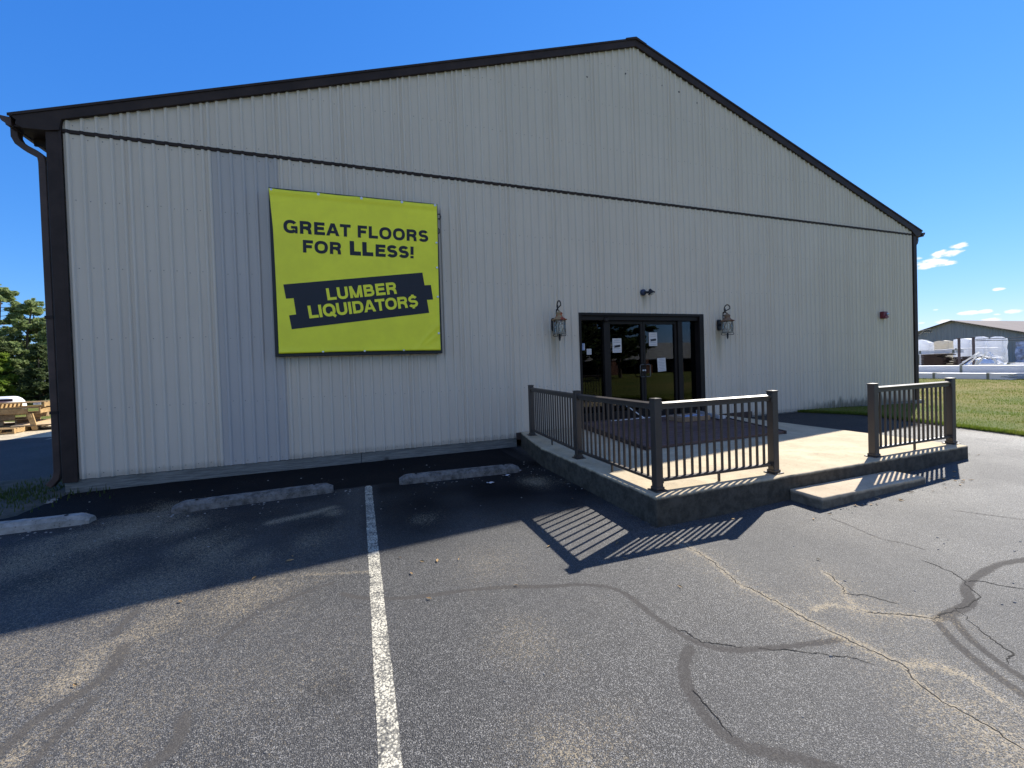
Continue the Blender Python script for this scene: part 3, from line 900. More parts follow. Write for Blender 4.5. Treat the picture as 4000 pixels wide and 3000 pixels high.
def ribbed(mb, x0, x1, zb, zt, extra=()):
    pr = rib_profile(x0, x1)
    for ex in extra:
        if x0 < ex < x1:
            xs = [p[0] for p in pr]; ys = [p[1] for p in pr]
            pr.append((ex, float(np.interp(ex, xs, ys)))); pr.sort()
    vs = []
    for x, y in pr:
        vs += [(x, y, zb(x)), (x, y, zt(x))]
    return mb.add(vs, [(2 * i, 2 * i + 2, 2 * i + 3, 2 * i + 1) for i in range(len(pr) - 1)])


bld = thing('store_building', (0, 0, 0), 'beige ribbed metal store building with dark brown trim and low gabled roof', 'building')
DX0, DX1, DZ = 7.756, 10.907, 2.368
NP0, NP1 = LAP0 + LAPS + .06, LAP0 + 2 * LAPS - .005
mb = MB()
BAND = 4.71
ribbed(mb, 0, NP0, lambda x: 0, lambda x: BAND)
ribbed(mb, NP1, DX0, lambda x: 0, lambda x: BAND)
ribbed(mb, DX0, DX1, lambda x: DZ - .02, lambda x: BAND)
ribbed(mb, DX1, W, lambda x: 0, lambda x: BAND)
mb.build('wall', 'siding', bld, fixn=False)
mb = MB()
ribbed(mb, NP0, NP1, lambda x: 0, lambda x: BAND)
mb.build('wall_panel', 'siding_new', bld, 'bluish grey replacement wall panel', fixn=False)
mb = MB()
ribbed(mb, 0, W, lambda x: BAND, lambda x: gz(x) + .05, (PX,))
mb.build('gable', 'siding', bld, fixn=False)
# side and rear walls (plain sheets behind the trim) and a dark inside
mb = MB()
mb.box(-.10, -.06, .10, 30, -.1, 4.9).box(W + .06, W + .10, .10, 30, -.1, 4.9).box(-.06, W + .06, 29.96, 30, -.1, 4.9)
mb.build('side_wall', 'siding', bld)
# band trim between wall and gable
mb = MB()
pr = rib_profile(-.005, W)
for i in range(len(pr) - 1):
    (xa, ya), (xb, yb) = pr[i], pr[i + 1]
    mb.add([(xa, ya * .5 - .022, 4.691), (xb, yb * .5 - .022, 4.691), (xb, yb * .5 - .026, 4.732), (xa, ya * .5 - .026, 4.732),
            (xa, ya * .5 + .004, 4.740), (xb, yb * .5 + .004, 4.740), (xa, ya * .5 + .004, 4.684), (xb, yb * .5 + .004, 4.684)],
           [(0, 1, 2, 3), (3, 2, 5, 4), (6, 7, 1, 0)])
mb.build('band_trim', 'brown', bld, fixn=False)
# corner trims
mb = MB().prism([(-.165, -.032), (-.008, -.032), (-.008, -.004), (-.140, -.004), (-.140, .12), (-.165, .12)], 'z', -.03, 4.88)
mb.box(-.03, -.0, -.040, -.030, -.03, 4.86)
mb.build('corner_trim', 'brown', bld, bevel=.004)
mb = MB().prism([(W + .165, -.032), (W + .008, -.032), (W + .008, -.004), (W + .140, -.004), (W + .140, .12), (W + .165, .12)], 'z', -.10, 4.86)
mb.box(W, W + .03, -.040, -.030, -.03, 4.86)
mb.build('corner_trim', 'brown', bld, bevel=.004)


def adj(x, z, y):
    """a point seen at (x, z) on the wall plane, moved to depth y"""
    s = (y - CAM.y) / (0 - CAM.y)
    return CAM.x + (x - CAM.x) * s, CAM.z + (z - CAM.z) * s


# rake fascia, one each side
FY = -.055
tl = adj(-.549, 4.862, FY); tp = adj(9.327, 8.115, FY); tr = adj(19.06, 4.875, FY)
bl = adj(-.47, 4.79, FY); bp = adj(9.310, 7.944, FY)
wl = adj(-.01, 4.871, FY); wr = adj(18.556, 4.846, FY); br = adj(18.98, 4.73, FY)
mb = MB().prism([tl, tp, bp, wl, (wl[0] - .03, 4.70), (wl[0] - .15, 4.675), (bl[0] + .06, 4.668), (bl[0] - .012, 4.712), bl], 'y', FY, FY + .05)
mb.build('rake_trim', 'brown', bld, bevel=.003)
mb = MB().prism([tp, tr, (tr[0] - .01, tr[1] - .06), br, (br[0] - .2, br[1] - .04), wr, bp], 'y', FY + .001, FY + .051)
mb.build('rake_trim', 'brown', bld, bevel=.003)
# drip edge lip along the rakes
mb = MB()
for a, b in ((tl, tp), (tp, tr)):
    mb.add([(a[0], FY - .012, a[1]), (b[0], FY - .012, b[1]), (b[0], FY - .012, b[1] - .035), (a[0], FY - .012, a[1] - .035),
            (a[0], FY + .03, a[1] + .012), (b[0], FY + .03, b[1] + .012), (a[0], FY - .0005, a[1] - .035), (b[0], FY - .0005, b[1] - .035)],
           [(0, 1, 2, 3), (0, 4, 5, 1), (3, 2, 7, 6)])
mb.build('drip_edge', 'brown', bld, fixn=False)
# bottom return of the rake with the small saw-tooth closure
mb = MB()
nx = 118
for i in range(nx):
    x = .02 + i * (W - .04) / nx
    z = gz(x + .04)
    mb.box(x, x + .105, -.030, -.019, z - .005, z + .05)
mb.build('rake_closure', 'brown', bld)
# roof sheets and ridge cap
mb = MB()
for (a, b) in ((tl, tp), (tr, tp)):
    dzr = .012
    mb.add([(a[0], FY + .02, a[1] - .03), (b[0], FY + .02, b[1] - .03), (b[0], 30.1, b[1] - .03), (a[0], 30.1, a[1] - .03),
            (a[0], FY + .02, a[1] + dzr - .004), (b[0], FY + .02, b[1] + dzr - .004), (b[0], 30.1, b[1] + dzr), (a[0], 30.1, a[1] + dzr)],
           [(0, 1, 2, 3), (7, 6, 5, 4), (0, 4, 5, 1), (1, 5, 6, 2), (2, 6, 7, 3), (3, 7, 4, 0)])
roof = mb.build('roof', 'roof', bld)
mb = MB()
capl = adj(9.075, 8.062, FY - .02); capp = adj(9.327, 8.146, FY - .02); capr = adj(9.585, 8.055, FY - .02)
mb.prism([capl, capp, capr, (capr[0] - .006, capr[1] - .035), (capp[0], capp[1] - .05), (capl[0] + .006, capl[1] - .028)], 'y', FY - .02, 30.12)
mb.build('ridge_cap', 'brown', roof)
# eaves: soffit, gutter, downspout each side
for sx, x_out, x_in, zs in ((-1, -.50, -.165, 4.70), (1, W + .46, W + .165, 4.70)):
    a, b = min(x_out, x_in), max(x_out, x_in)
    MB().box(a, b, 0.0, 30, zs, zs + .02).build('soffit', 'brown', bld)
    gx = x_out
    prof = [(gx, 4.80), (gx + sx * .11, 4.815), (gx + sx * .125, 4.80), (gx + sx * .095, 4.745), (gx + sx * .06, 4.725), (gx + sx * .055, 4.695), (gx, 4.69)]
    MB().prism(prof, 'y', -.03, 30).build('gutter', 'brown2', bld, bevel=.003)
    px = gx + sx * .055; xv = x_in + sx * .125
    path = [(px, .16, 4.77), (px, .16, 4.62), (px - sx * .03, .16, 4.55), (px - sx * .10, .16, 4.49), (xv + sx * .06, .16, 4.43), (xv + sx * .012, .16, 4.39), (xv, .16, 4.31), (xv, .16, .12), (xv + sx * .02, .16, .02), (xv + sx * .10, .16, -.08)]
    MB().tube(path, .04, rect=(.080, .095)).build('downspout', 'brown2', bld, bevel=.006)
    for zs_ in (2.2, .9):
        MB().box(xv - .045, xv + .045, .10, .22, zs_, zs_ + .04).build('downspout_strap', 'brown', bld)
# eave support board seen behind the left elbow
MB().box(-.46, -.20, .30, .33, 4.60, 4.70).build('eave_board', 'brown', bld)
# base planks and concrete foundation
MB().box(-.16, 3.62, .006, .05, -.30, -.004).build('base_plank', 'plank', bld, bevel=.006)
MB().box(3.625, 6.385, .010, .05, -.30, -.004).build('base_plank', 'plank', bld, bevel=.006)
MB().box(6.5, 18.60, .020, .06, -.35, -.004).box(18.45, 18.90, -.07, .30, -.40, .0).build('foundation', 'foundation', bld, bevel=.012)
MB().box(6.36, 7.74, -.042, -.021, -.03, .10).build('skirt_board', 'ramp_side', bld, bevel=.004)
MB().box(10.93, 12.27, -.042, -.021, -.03, .105).build('skirt_board', 'ramp_side', bld, bevel=.004)
# screws: rows along the girts
mb = MB()
for zrow in (.06, .95, 1.92, 2.88, 3.80, 4.62, 4.80, 5.7, 6.6, 7.4):
    c = LAP0 - LAPS
    while c < W:
        for j in range(6):
            x = c + j * LAPS / 6 + .055
            if x < .03 or x > W - .03 or (DX0 - .05 < x < DX1 + .05 and zrow < DZ + .05): continue
            if zrow > gz(x) - .1 or (2.3 < x < 5.1 and 1.55 < zrow < 4.25): continue
            zz = zrow + rnd.uniform(-.015, .015)
            mb.lathe([(.0062, 0), (.0062, -.003), (.003, -.006)], (x, -.0, zz), 6, 'y')
        c += LAPS
tag(mb.build('screws', 'screw', bld), kind='stuff')
# a few dark knocks in the gable paint
for (x, z) in ((9.02, 7.30), (9.96, 7.25), (10.4, 7.2), (10.9, 7.05), (8.1, 7.05)):
    MB().lathe([(.022, -.001), (.012, -.006)], (x, -.0195 if x < 9.1 else -.001, z), 8, 'y').build('paint_chip', 'black', bld)

# entrance: bronze frame, two doors, two sidelights
GY = .12


def q(x): return CAM.x + (x - CAM.x) * (GY - CAM.y) / (-CAM.y)


mb = MB()
mb.box(DX0, DX0 + .055, -.026, .20, .06, DZ).box(DX1 - .118, DX1, -.026, .20, .06, DZ).box(DX0 + .055, DX1 - .118, -.026, .20, DZ - .055, DZ)
mb.box(DX0 + .055, DX1 - .118, .02, .20, DZ - .145, DZ - .055)
x_m1, x_m2 = q(8.296), q(10.149)
mb.box(x_m1, x_m1 + .105, .05, .20, .06, DZ - .145).box(x_m2, x_m2 + .12, .05, .20, .06, DZ - .145)
mb.box(DX0 + .055, x_m1, .07, .19, .06, .33).box(x_m2 + .12, DX1 - .118, .07, .19, .06, .33)
fr = mb.build('entrance_frame', 'frame', bld, bevel=.003)
MB().box(DX0 + .055, x_m1, GY, GY + .006, .33, DZ - .145).build('sidelight_glass', 'glass', fr, at=(0, 0, 0))
MB().box(x_m2 + .12, DX1 - .118, GY, GY + .006, .33, DZ - .145).build('sidelight_glass', 'glass', fr, at=(0, 0, 0))
MB().lathe([(.055, 0), (.055, -.05), (.03, -.07)], (x_m1 + .04, .05, 2.235), 12, 'y').build('door_closer_cover', 'frame', fr)
x_as = q(9.262)
for (a, b, hs) in ((x_m1 + .108, x_as - .004, 1), (x_as + .004, x_m2 - .003, -1)):
    st = .062
    mb = MB()
    mb.box(a, a + (st if hs > 0 else .055), .085, .15, .10, 2.215).box(b - (.055 if hs > 0 else st), b, .085, .15, .10, 2.215)
    sa, sb = a + (st if hs > 0 else .055), b - (.055 if hs > 0 else st)
    mb.box(sa, sb, .085, .15, 2.150, 2.215).box(sa, sb, .085, .15, .10, .33)
    d = mb.build('door', 'frame', bld, bevel=.003)
    MB().box(sa, sb, GY, GY + .006, .33, 2.150).build('door_glass', 'glass', d)
    hx = (b - .022) if hs > 0 else (a + .022)
    h2 = hx - hs * .10
    pth = [(hx, .085, 1.285), (hx, .045, 1.285), (hx - hs * .02, .035, 1.29), (h2 + hs * .02, .035, 1.29), (h2, .035, 1.27), (h2, .035, 1.05), (h2 + hs * .02, .035, 1.03), (hx - hs * .02, .035, 1.03), (hx, .045, 1.035), (hx, .085, 1.035)]
    MB().tube(pth, .011, 8).build('handle', 'handle_metal', d, smooth=True)
    MB().lathe([(.020, 0), (.020, -.012), (.012, -.016)], (hx + .004, .085, 1.165), 12, 'y').build('lock_cylinder', 'grommet', d)
MB().box(DX0 + .05, DX1 - .11, -.02, .20, .02, .098).build('threshold', 'frame', bld)
# dark room behind the glass
mb = MB()
mb.box(5.5, 13.5, .3, .32, -.1, .0)
mb.add([(5.6, .21, .05), (13, .21, .05), (13, 9, .05), (5.6, 9, .05), (5.6, 9, 3.2), (13, 9, 3.2), (5.6, .21, 3.2), (13, .21, 3.2)],
       [(0, 1, 2, 3), (3, 2, 5, 4), (6, 7, 5, 4), (0, 3, 4, 6), (1, 2, 5, 7)])
mb.build('interior', 'interior' if 'interior' in M else 'black', bld, fixn=False)

# notices taped to the glass
LOGO = [(.0, .68), (.93, .97), (.95, .76), (1., .765), (.99, .47), (.95, .465), (.955, .25), (.06, .0), (.05, .22), (.10, .235), (.095, .50), (.02, .49)]


def notice(name, x0, x1, z0, z1, label, logo=None, tilt=0., mat='paper', lines=6, cat='notice', y=None):
    x0, x1 = q(x0), q(x1)
    s = (GY - CAM.y) / (-CAM.y)
    z0, z1 = CAM.z + (z0 - CAM.z) * s, CAM.z + (z1 - CAM.z) * s
    y = (GY - .004) if y is None else y
    cx, cz = (x0 + x1) / 2, (z0 + z1) / 2
    w, h = x1 - x0, z1 - z0
    t = thing(name, (cx, y, cz), label, cat, 'paper notices taped to the entrance glass')
    mb = MB()
    n = 5
    for i in range(n + 1):
        zz = -h / 2 + h * i / n
        wob = .004 * math.sin(i * 1.9 + cx * 7)
        mb.v += [(cx - w / 2, y - .001 - abs(wob), cz + zz), (cx + w / 2, y - .001 - abs(wob) * .4, cz + zz)]
        if i: mb.f.append((2 * i - 2, 2 * i - 1, 2 * i + 1, 2 * i))
    mb.build('sheet', mat, t, fixn=False)
    for grp in ((0, 1) if logo else (0,)):
      mb = MB()
      for i in range(lines):
        f = 1 - (i + .8) / (lines + .6)
        if logo and (logo[0] - .04 < f < logo[1] + .04 or (f < logo[0]) != bool(grp)): continue
        ww = w * (.38 if i % 3 else .32)
        mb.box(cx - ww, cx + ww, y - .0075, y - .0070, cz - h / 2 + h * f - h * .013, cz - h / 2 + h * f + h * .013)
      mb.build('printed_lines', 'print', t)
    if logo:
        mb = MB()
        mb.prism([(cx - w * .36 + px_ * w * .72, cz - h / 2 + h * (logo[0] + (logo[1] - logo[0]) * pz)) for px_, pz in LOGO], 'y', y - .0085, y - .0080)
        mb.build('printed_logo', 'navy', t)
    t.rotation_euler = (0, tilt, 0)
    return t


notice('paper_notice', 8.528, 8.746, 1.556, 1.848, 'white notice with dark logo on the door leaf nearer the banner', (.34, .56))
notice('paper_notice', 9.43, 9.645, 1.68, 1.965, 'white notice with dark logo taped above the faint CLOSED sign', (.34, .56))
notice('paper_notice', 9.636, 9.855, 1.13, 1.418, 'plain white text notice taped crooked below the faint CLOSED sign', None, -.05, lines=8)
notice('paper_notice', 7.925, 8.033, 1.529, 1.644, 'small pale card stuck on the narrow sidelight nearer the banner', None, 0, 'paper', 4)
t = thing('card_reader', (q(7.845), GY - .02, 1.70), 'small bluish plastic box at the sidelight edge beside the pale card', 'card reader')
MB().box(q(7.815), q(7.875), GY - .03, GY - .001, 1.62, 1.76).build('case', 'paper_blue', t, bevel=.006)
MB().box(q(7.85), q(7.868), GY - .034, GY - .0305, 1.64, 1.745).build('face', 'paper', t)

# ------------------------------------------------------------------ lettering
S_ = .205


def arc(cx, cy, rx, ry, a0, a1, n=14):
    return [(cx + rx * math.cos(math.radians(a0 + (a1 - a0) * i / n)), cy + ry * math.sin(math.radians(a0 + (a1 - a0) * i / n))) for i in range(n + 1)]


def superarc(cx, cy, rx, ry, a0, a1, n=20, e=.86):
    o = []
    for i in range(n + 1):
        t = math.radians(a0 + (a1 - a0) * i / n)
        c, s = math.cos(t), math.sin(t)
        o.append((cx + rx * math.copysign(abs(c) ** e, c), cy + ry * math.copysign(abs(s) ** e, s)))
    return o


def glyph(ch, s=S_):
    """strokes (centre lines, closed?) of a bold grotesque capital of height 1, and its advance width"""
    h = s / 2
    if ch == ' ': return [], .40
    if ch == 'I': return [([(.19, 0), (.19, 1)], False)], .38
    if ch == 'L': return [([(.08 + h, 1), (.08 + h, h), (.80, h)], False)], .84
    if ch == 'T': return [([(.02, 1 - h), (.83, 1 - h)], False), ([(.425, 1 - s), (.425, 0)], False)], .85
    if ch == 'E': return [([(.84, 1 - h), (.08 + h, 1 - h), (.08 + h, h), (.86, h)], False), ([(.08 + s, .52), (.79, .52)], False)], .92
    if ch == 'F': return [([(.80, 1 - h), (.08 + h, 1 - h), (.08 + h, 0)], False), ([(.08 + s, .49), (.72, .49)], False)], .84
    if ch == '!': return [([(.22, 1), (.22, .30)], False), ([(.22, .20), (.22, 0)], False)], .42
    if ch in 'OQCGD':
        w = 1.08
        cx = w / 2; rx = cx - .05 - h; ry = .5 - h + .015
        if ch == 'O': return [(superarc(cx, .5, rx, ry, 0, 360, 44)[:-1], True)], w
        if ch == 'Q': return [(superarc(cx, .5, rx, ry, 0, 360, 44)[:-1], True), ([(.60, .30), (1.0, -.06)], False)], w
        if ch == 'C': return [(superarc(cx, .5, rx, ry, 38, 322, 36), False)], 1.0
        if ch == 'G': return [(superarc(cx, .5, rx, ry, 36, 322, 36), False), ([(.945, 0), (.945, .44)], False, s * .72), ([(.58, .455), (1.02, .455)], False, s * .85)], 1.10
        if ch == 'D': return [([(.08 + h, h)] + [(.08 + h, 1 - h), (.45, 1 - h)] + superarc(.50, .5, .42 - h + .02, .5 - h, 90, -90, 22) + [(.45, h)], True)], 1.0
    if ch == 'U': return [([(.08 + h, 1), (.08 + h, .42)] + superarc(.5, .40, .42 - h, .40 - h + .015, 180, 360, 20) + [(.92 - h, .42), (.92 - h, 1)], False)], 1.0
    if ch == 'M': return [([(.08 + h, 0), (.08 + h, 1)], False), ([(1.08 - h, 0), (1.08 - h, 1)], False), ([(.17, 1.10), (.575, -.10)], False, s * .92), ([(.99, 1.10), (.585, -.10)], False, s * .92)], 1.16
    if ch == 'A': return [([(.10, -.10), (.515, 1.10)], False, s * .97), ([(.90, -.10), (.485, 1.10)], False, s * .97), ([(.30, .30), (.70, .30)], False, s * .85)], 1.0
    if ch in 'RB':
        if ch == 'R':
            return [([(.08 + h, 0), (.08 + h, 1)], False),
                    ([(.08 + s, 1 - h), (.55, 1 - h)] + superarc(.58, (1.49 - h) / 2, .30 - h + .02, (.51 - h) / 2, 90, -90, 14) + [(.55, .49), (.08 + s, .49)], False),
                    ([(.54, .45), (.70, .40), (.765, .27), (.81, -.10)], False)], 1.0
        return [([(.08 + h, 0), (.08 + h, 1)], False),
                ([(.08 + s, 1 - h), (.52, 1 - h)] + superarc(.56, (1.52 - h) / 2, .28 - h + .02, (.48 - h) / 2, 90, -90, 14) + [(.52, .52), (.08 + s, .52)], False),
                ([(.50, .52)] + superarc(.56, (.52 + h) / 2, .34 - h + .02, (.52 - h) / 2, 90, -90, 14) + [(.52, h), (.08 + s, h)], False)], 1.0
    if ch in 'S$':
        top = superarc(.465, (1.525 - h) / 2, .395 - h, (.505 - h) / 2, 22, 262, 20, .92)
        bot = superarc(.465, (.495 + h) / 2, .415 - h, (.525 - h) / 2, 82, -158, 20, .92)
        st = [(top + bot, False)]
        if ch == '$': st += [([(.465, 1.10), (.465, .90)], False), ([(.465, .10), (.465, -.12)], False)]
        return st, .93
    return [], .5


def stroke_quads(pts, closed, s):
    n = len(pts)
    h = s / 2
    L_, R_ = [], []
    for i in range(n):
        a = pts[(i - 1) % n] if (closed or i > 0) else None
        b = pts[(i + 1) % n] if (closed or i < n - 1) else None
        p = pts[i]
        def nd(u, v):
            d = math.hypot(v[0] - u[0], v[1] - u[1]) or 1e-9
            return ((v[0] - u[0]) / d, (v[1] - u[1]) / d)
        if a is None: t = nd(p, b); nrm = (-t[1], t[0]); k = 1
        elif b is None: t = nd(a, p); nrm = (-t[1], t[0]); k = 1
        else:
            t1, t2 = nd(a, p), nd(p, b)
            n1, n2 = (-t1[1], t1[0]), (-t2[1], t2[0])
            m = (n1[0] + n2[0], n1[1] + n2[1]); d = math.hypot(*m) or 1e-9
            nrm = (m[0] / d, m[1] / d)
            k = min(2.2, 1 / max(.3, nrm[0] * n1[0] + nrm[1] * n1[1]))
        L_.append((p[0] + nrm[0] * h * k, p[1] + nrm[1] * h * k))
        R_.append((p[0] - nrm[0] * h * k, p[1] - nrm[1] * h * k))
    rng = range(n if closed else n - 1)
    return [(L_[i], L_[(i + 1) % n], R_[(i + 1) % n], R_[i]) for i in rng]


def clip_v(poly, lo, hi):
    for lim, sg in ((lo, 1), (hi, -1)):
        out = []
        for i in range(len(poly)):
            a, b = poly[i - 1], poly[i]
            ia, ib = (a[1] - lim) * sg >= 0, (b[1] - lim) * sg >= 0
            if ia != ib:
                t = (lim - a[1]) / (b[1] - a[1])
                out.append((a[0] + (b[0] - a[0]) * t, lim))
            if ib: out.append(b)
        poly = out
    return poly


def text_mesh(mb, txt, quad, y, s=S_, sp=0., yfun=None):
    """quad: TL, TR, BR, BL in wall (x, z)"""
    adv = 0
    items = []
    for ch in txt:
        st, w = glyph(ch, s)
        items.append((adv, st)); adv += w + sp
    tot = adv - sp
    lead = .05
    TL, TR, BR, BL = [Vector(p_) for p_ in quad]
    for gi, (a, st) in enumerate(items):
        for si, stk in enumerate(st):
            pts, cl = stk[0], stk[1]
            for quad_ in stroke_quads(pts, cl, stk[2] if len(stk) > 2 else s):
                if txt[gi] in 'AMRG': quad_ = clip_v(quad_, -.016 if txt[gi] == 'G' else 0., 1.016 if txt[gi] == 'G' else 1.)
                if len(quad_) < 3: continue
                vs = []
                for (u, v) in quad_:
                    uu = (a + u - lead) / (tot - 2 * lead)
                    top = TL.lerp(TR, uu); bot = BL.lerp(BR, uu)
                    w_ = bot.lerp(top, v)
                    yy = (yfun(w_.x, w_.y) if yfun else 0) + y - si * .0006
                    vs.append((w_.x, yy, w_.y))
                mb.add(vs, [tuple(range(len(vs)))])
    return mb


# ------------------------------------------------------------------ the banner sign
sign = thing('banner_sign', (3.72, 0, 1.61), 'large yellow banner with dark blue lettering stretched on a black sign box', 'sign')
fx0, fx1, fz0, fz1 = 2.446, 5.003, 1.612, 4.176
mb = MB()
mb.box(fx0, fx1, -.149, -.022, fz0, fz1)
mb.box(fx0 - .0, fx0 + .05, -.160, -.1492, fz0, fz1).box(fx1 - .05, fx1, -.160, -.1492, fz0, fz1).box(fx0 + .05, fx1 - .05, -.160, -.1492, fz0, fz0 + .04).box(fx0 + .05, fx1 - .05, -.160, -.1492, fz1 - .03, fz1)
mb.build('sign_box', 'black', sign, bevel=.004)


def ban_edges(v):
    """left/right x and the bow of the banner's sides at height fraction v (0 bottom, 1 top)"""
    l = float(np.interp(v, [0, .25, .52, .76, .92, 1], [2.500, 2.500, 2.495, 2.489, 2.467, 2.453]))
    r = float(np.interp(v, [0, .1, .3, .6, .9, 1], [4.972, 4.970, 4.972, 4.978, 4.990, 4.990]))
    return l, r


def ban_y(x, z):
    u = (x - 2.45) / 2.54; v = (z - 1.655) / 2.5
    y = .004 * math.sin(u * 5 + 1) * math.sin(v * 4)
    # diagonal creases into the lower right corner, rolled hem along the top
    for (a, off, amp, wd) in ((1.0, .19, .010, .016), (.75, .125, .008, .012), (1.35, .23, .006, .014)):
        d = ((1 - u) * a + v - off)
        fade = max(0, 1 - (1 - u) / .30) * max(0, min(1, (.235 - v) / .06))
        y -= amp * fade * math.exp(-(d / wd) ** 2)
    y -= .006 * math.exp(-((v - .985) / .014) ** 2)
    y += .007 * math.exp(-((v - .955) / .016) ** 2)
    y += .008 * math.exp(-((u - .975) / .010) ** 2) * (v > .05)
    y -= .004 * math.exp(-((v - .012) / .014) ** 2) * (1 + math.sin(u * 23))
    y -= .006 * max(0, 1 - u / .05) * math.sin(v * 9)
    return y


mb = MB()
NU, NV = 110, 110
for j in range(NV + 1):
    v = j / NV
    l, r = ban_edges(v)
    zb = 1.655 + 2.5 * v
    for i in range(NU + 1):
        u = i / NU
        x = l + (r - l) * u
        z = zb + .008 * u + (.012 * math.sin(u * PI) * (1 - v) ** 3) - .006 * (v > .99) * abs(math.sin(u * PI * 4))
        mb.v.append((x, -.172 + ban_y(x, z), z))
for j in range(NV):
    for i in range(NU):
        k = j * (NU + 1) + i
        mb.f.append((k, k + 1, k + NU + 2, k + NU + 1))
ban = mb.build('banner', 'sign_yellow', sign, smooth=True, fixn=False)
ban.modifiers.new('thickness', 'SOLIDIFY').thickness = -.002
mb = MB()
text_mesh(mb, 'GREAT FLOORS', SGN['L1'], -.1775, .24, .02, ban_y)
mb.build('lettering', 'navy', ban, at=origin_of(sign), fixn=False)
mb = MB()
text_mesh(mb, 'FOR', SGN['FOR'], -.1775, .24, .02, ban_y)
mb.build('lettering', 'navy', ban, at=origin_of(sign), fixn=False)
mb = MB()
text_mesh(mb, 'LL', SGN['LL'], -.1775, .285, -.02, ban_y)
mb.build('lettering', 'navy', ban, at=origin_of(sign), fixn=False)
mb = MB()
text_mesh(mb, 'ESS!', SGN['ESS'], -.1775, .25, -.01, ban_y)
mb.build('lettering', 'navy', ban, at=origin_of(sign), fixn=False)
lg = SGN['logo']
bm = bmesh.new()
fc_ = bm.faces.new([bm.verts.new((x, 0, z)) for x, z in lg])
fc_.normal_update()
bmesh.ops.triangulate(bm, faces=[fc_], ngon_method='EAR_CLIP')
for _ in range(7):
    le = [e for e in bm.edges if e.calc_length() > .06]
    if le: bmesh.ops.subdivide_edges(bm, edges=le, cuts=1)
for f in bm.faces: f.normal_update()
bmesh.ops.triangulate(bm, faces=bm.faces[:], ngon_method='EAR_CLIP')
bm.verts.index_update()
mb = MB()
mb.v = [(v.co.x, -.1768 + ban_y(v.co.x, v.co.z), v.co.z) for v in bm.verts]
mb.f = [tuple(v.index for v in f.verts) for f in bm.faces]
bm.free()
mb.build('logo_block', 'navy', ban, at=origin_of(sign), fixn=False)
mb = MB()
text_mesh(mb, 'LUMBER', SGN['LUM'], -.1800, .225, -.02, ban_y)
mb.build('logo_lettering', 'sign_yellow', ban, at=origin_of(sign), fixn=False)
mb = MB()
text_mesh(mb, 'LIQUIDATOR$', SGN['LIQ'], -.1800, .225, -.045, ban_y)
tl_, tr_, br_, bl_ = [Vector(p_) for p_ in SGN['LIQ']]
mb.build('logo_lettering', 'sign_yellow', ban, at=origin_of(sign), fixn=False)
for u in (.012, .27, .52, .77, .988):
    MB().lathe([(.022, 0), (.022, -.006), (.010, -.008)], (ban_edges(1)[0] + u * 2.537, -.1765, 4.135 + .012 * u), 10, 'y').build('grommet', 'grommet', sign)
for v in (.12, .37, .57, .74):
    MB().lathe([(.018, 0), (.018, -.006), (.010, -.008)], (ban_edges(v)[1] - .022, -.178, 1.655 + 2.5 * v), 10, 'y').build('grommet', 'grommet', sign)
for u in (.25, .5, .75):
    MB().lathe([(.016, 0), (.016, -.006), (.010, -.008)], (2.5 + u * 2.47, -.180, 1.672), 10, 'y').build('grommet', 'grommet', sign)
# bracket lug and stain at the box's right edge
MB().tube([(5.003, -.10, 4.02), (5.05, -.10, 4.03), (5.06, -.10, 3.98), (5.045, -.10, 3.94), (5.003, -.10, 3.95)], .012, 6).build('hanger_hook', 'black', sign)
MB().tube([(5.003, -.10, 3.78), (5.03, -.10, 3.77), (5.03, -.10, 3.70), (5.003, -.10, 3.69)], .010, 6).build('hanger_hook', 'black', sign)

# CLOSED sign hanging inside the right door
t = thing('closed_sign', (q(9.67), .20, 1.51), 'faint hanging CLOSED sign behind the door glass between two notices', 'sign')
qa = [(q(9.50), 1.585), (q(9.84), 1.545), (q(9.84), 1.455), (q(9.51), 1.485)]
MB().add([(x, .205, z) for x, z in [(qa[0][0] - .03, qa[0][1] + .03), (qa[1][0] + .03, qa[1][1] + .03), (qa[2][0] + .03, qa[2][1] - .03), (qa[3][0] - .03, qa[3][1] - .03)]], [(0, 1, 2, 3)]).build('board', 'black', t)
mb = MB(); text_mesh(mb, 'CLOSED', qa, .200, .19, .05); mb.build('lettering', 'closed_paint', t, fixn=False)
mb = MB()
mb.tube([(qa[0][0] - .03, .203, qa[0][1] + .04), (qa[1][0] + .02, .203, qa[1][1] + .03)], .006, 6).tube([(qa[3][0], .203, qa[3][1] - .03), (qa[2][0] + .0, .203, qa[2][1] - .04)], .006, 6)
mb.build('border', 'closed_paint', t)

# ------------------------------------------------------------------ porch, step, ramp
SLZ = .11
slab_poly = [(6.164, -4.235), (11.20, -4.235), (11.20, -1.0), (11.24, -.052), (6.44, -.052), (6.30, -.80), (6.175, -1.60)]


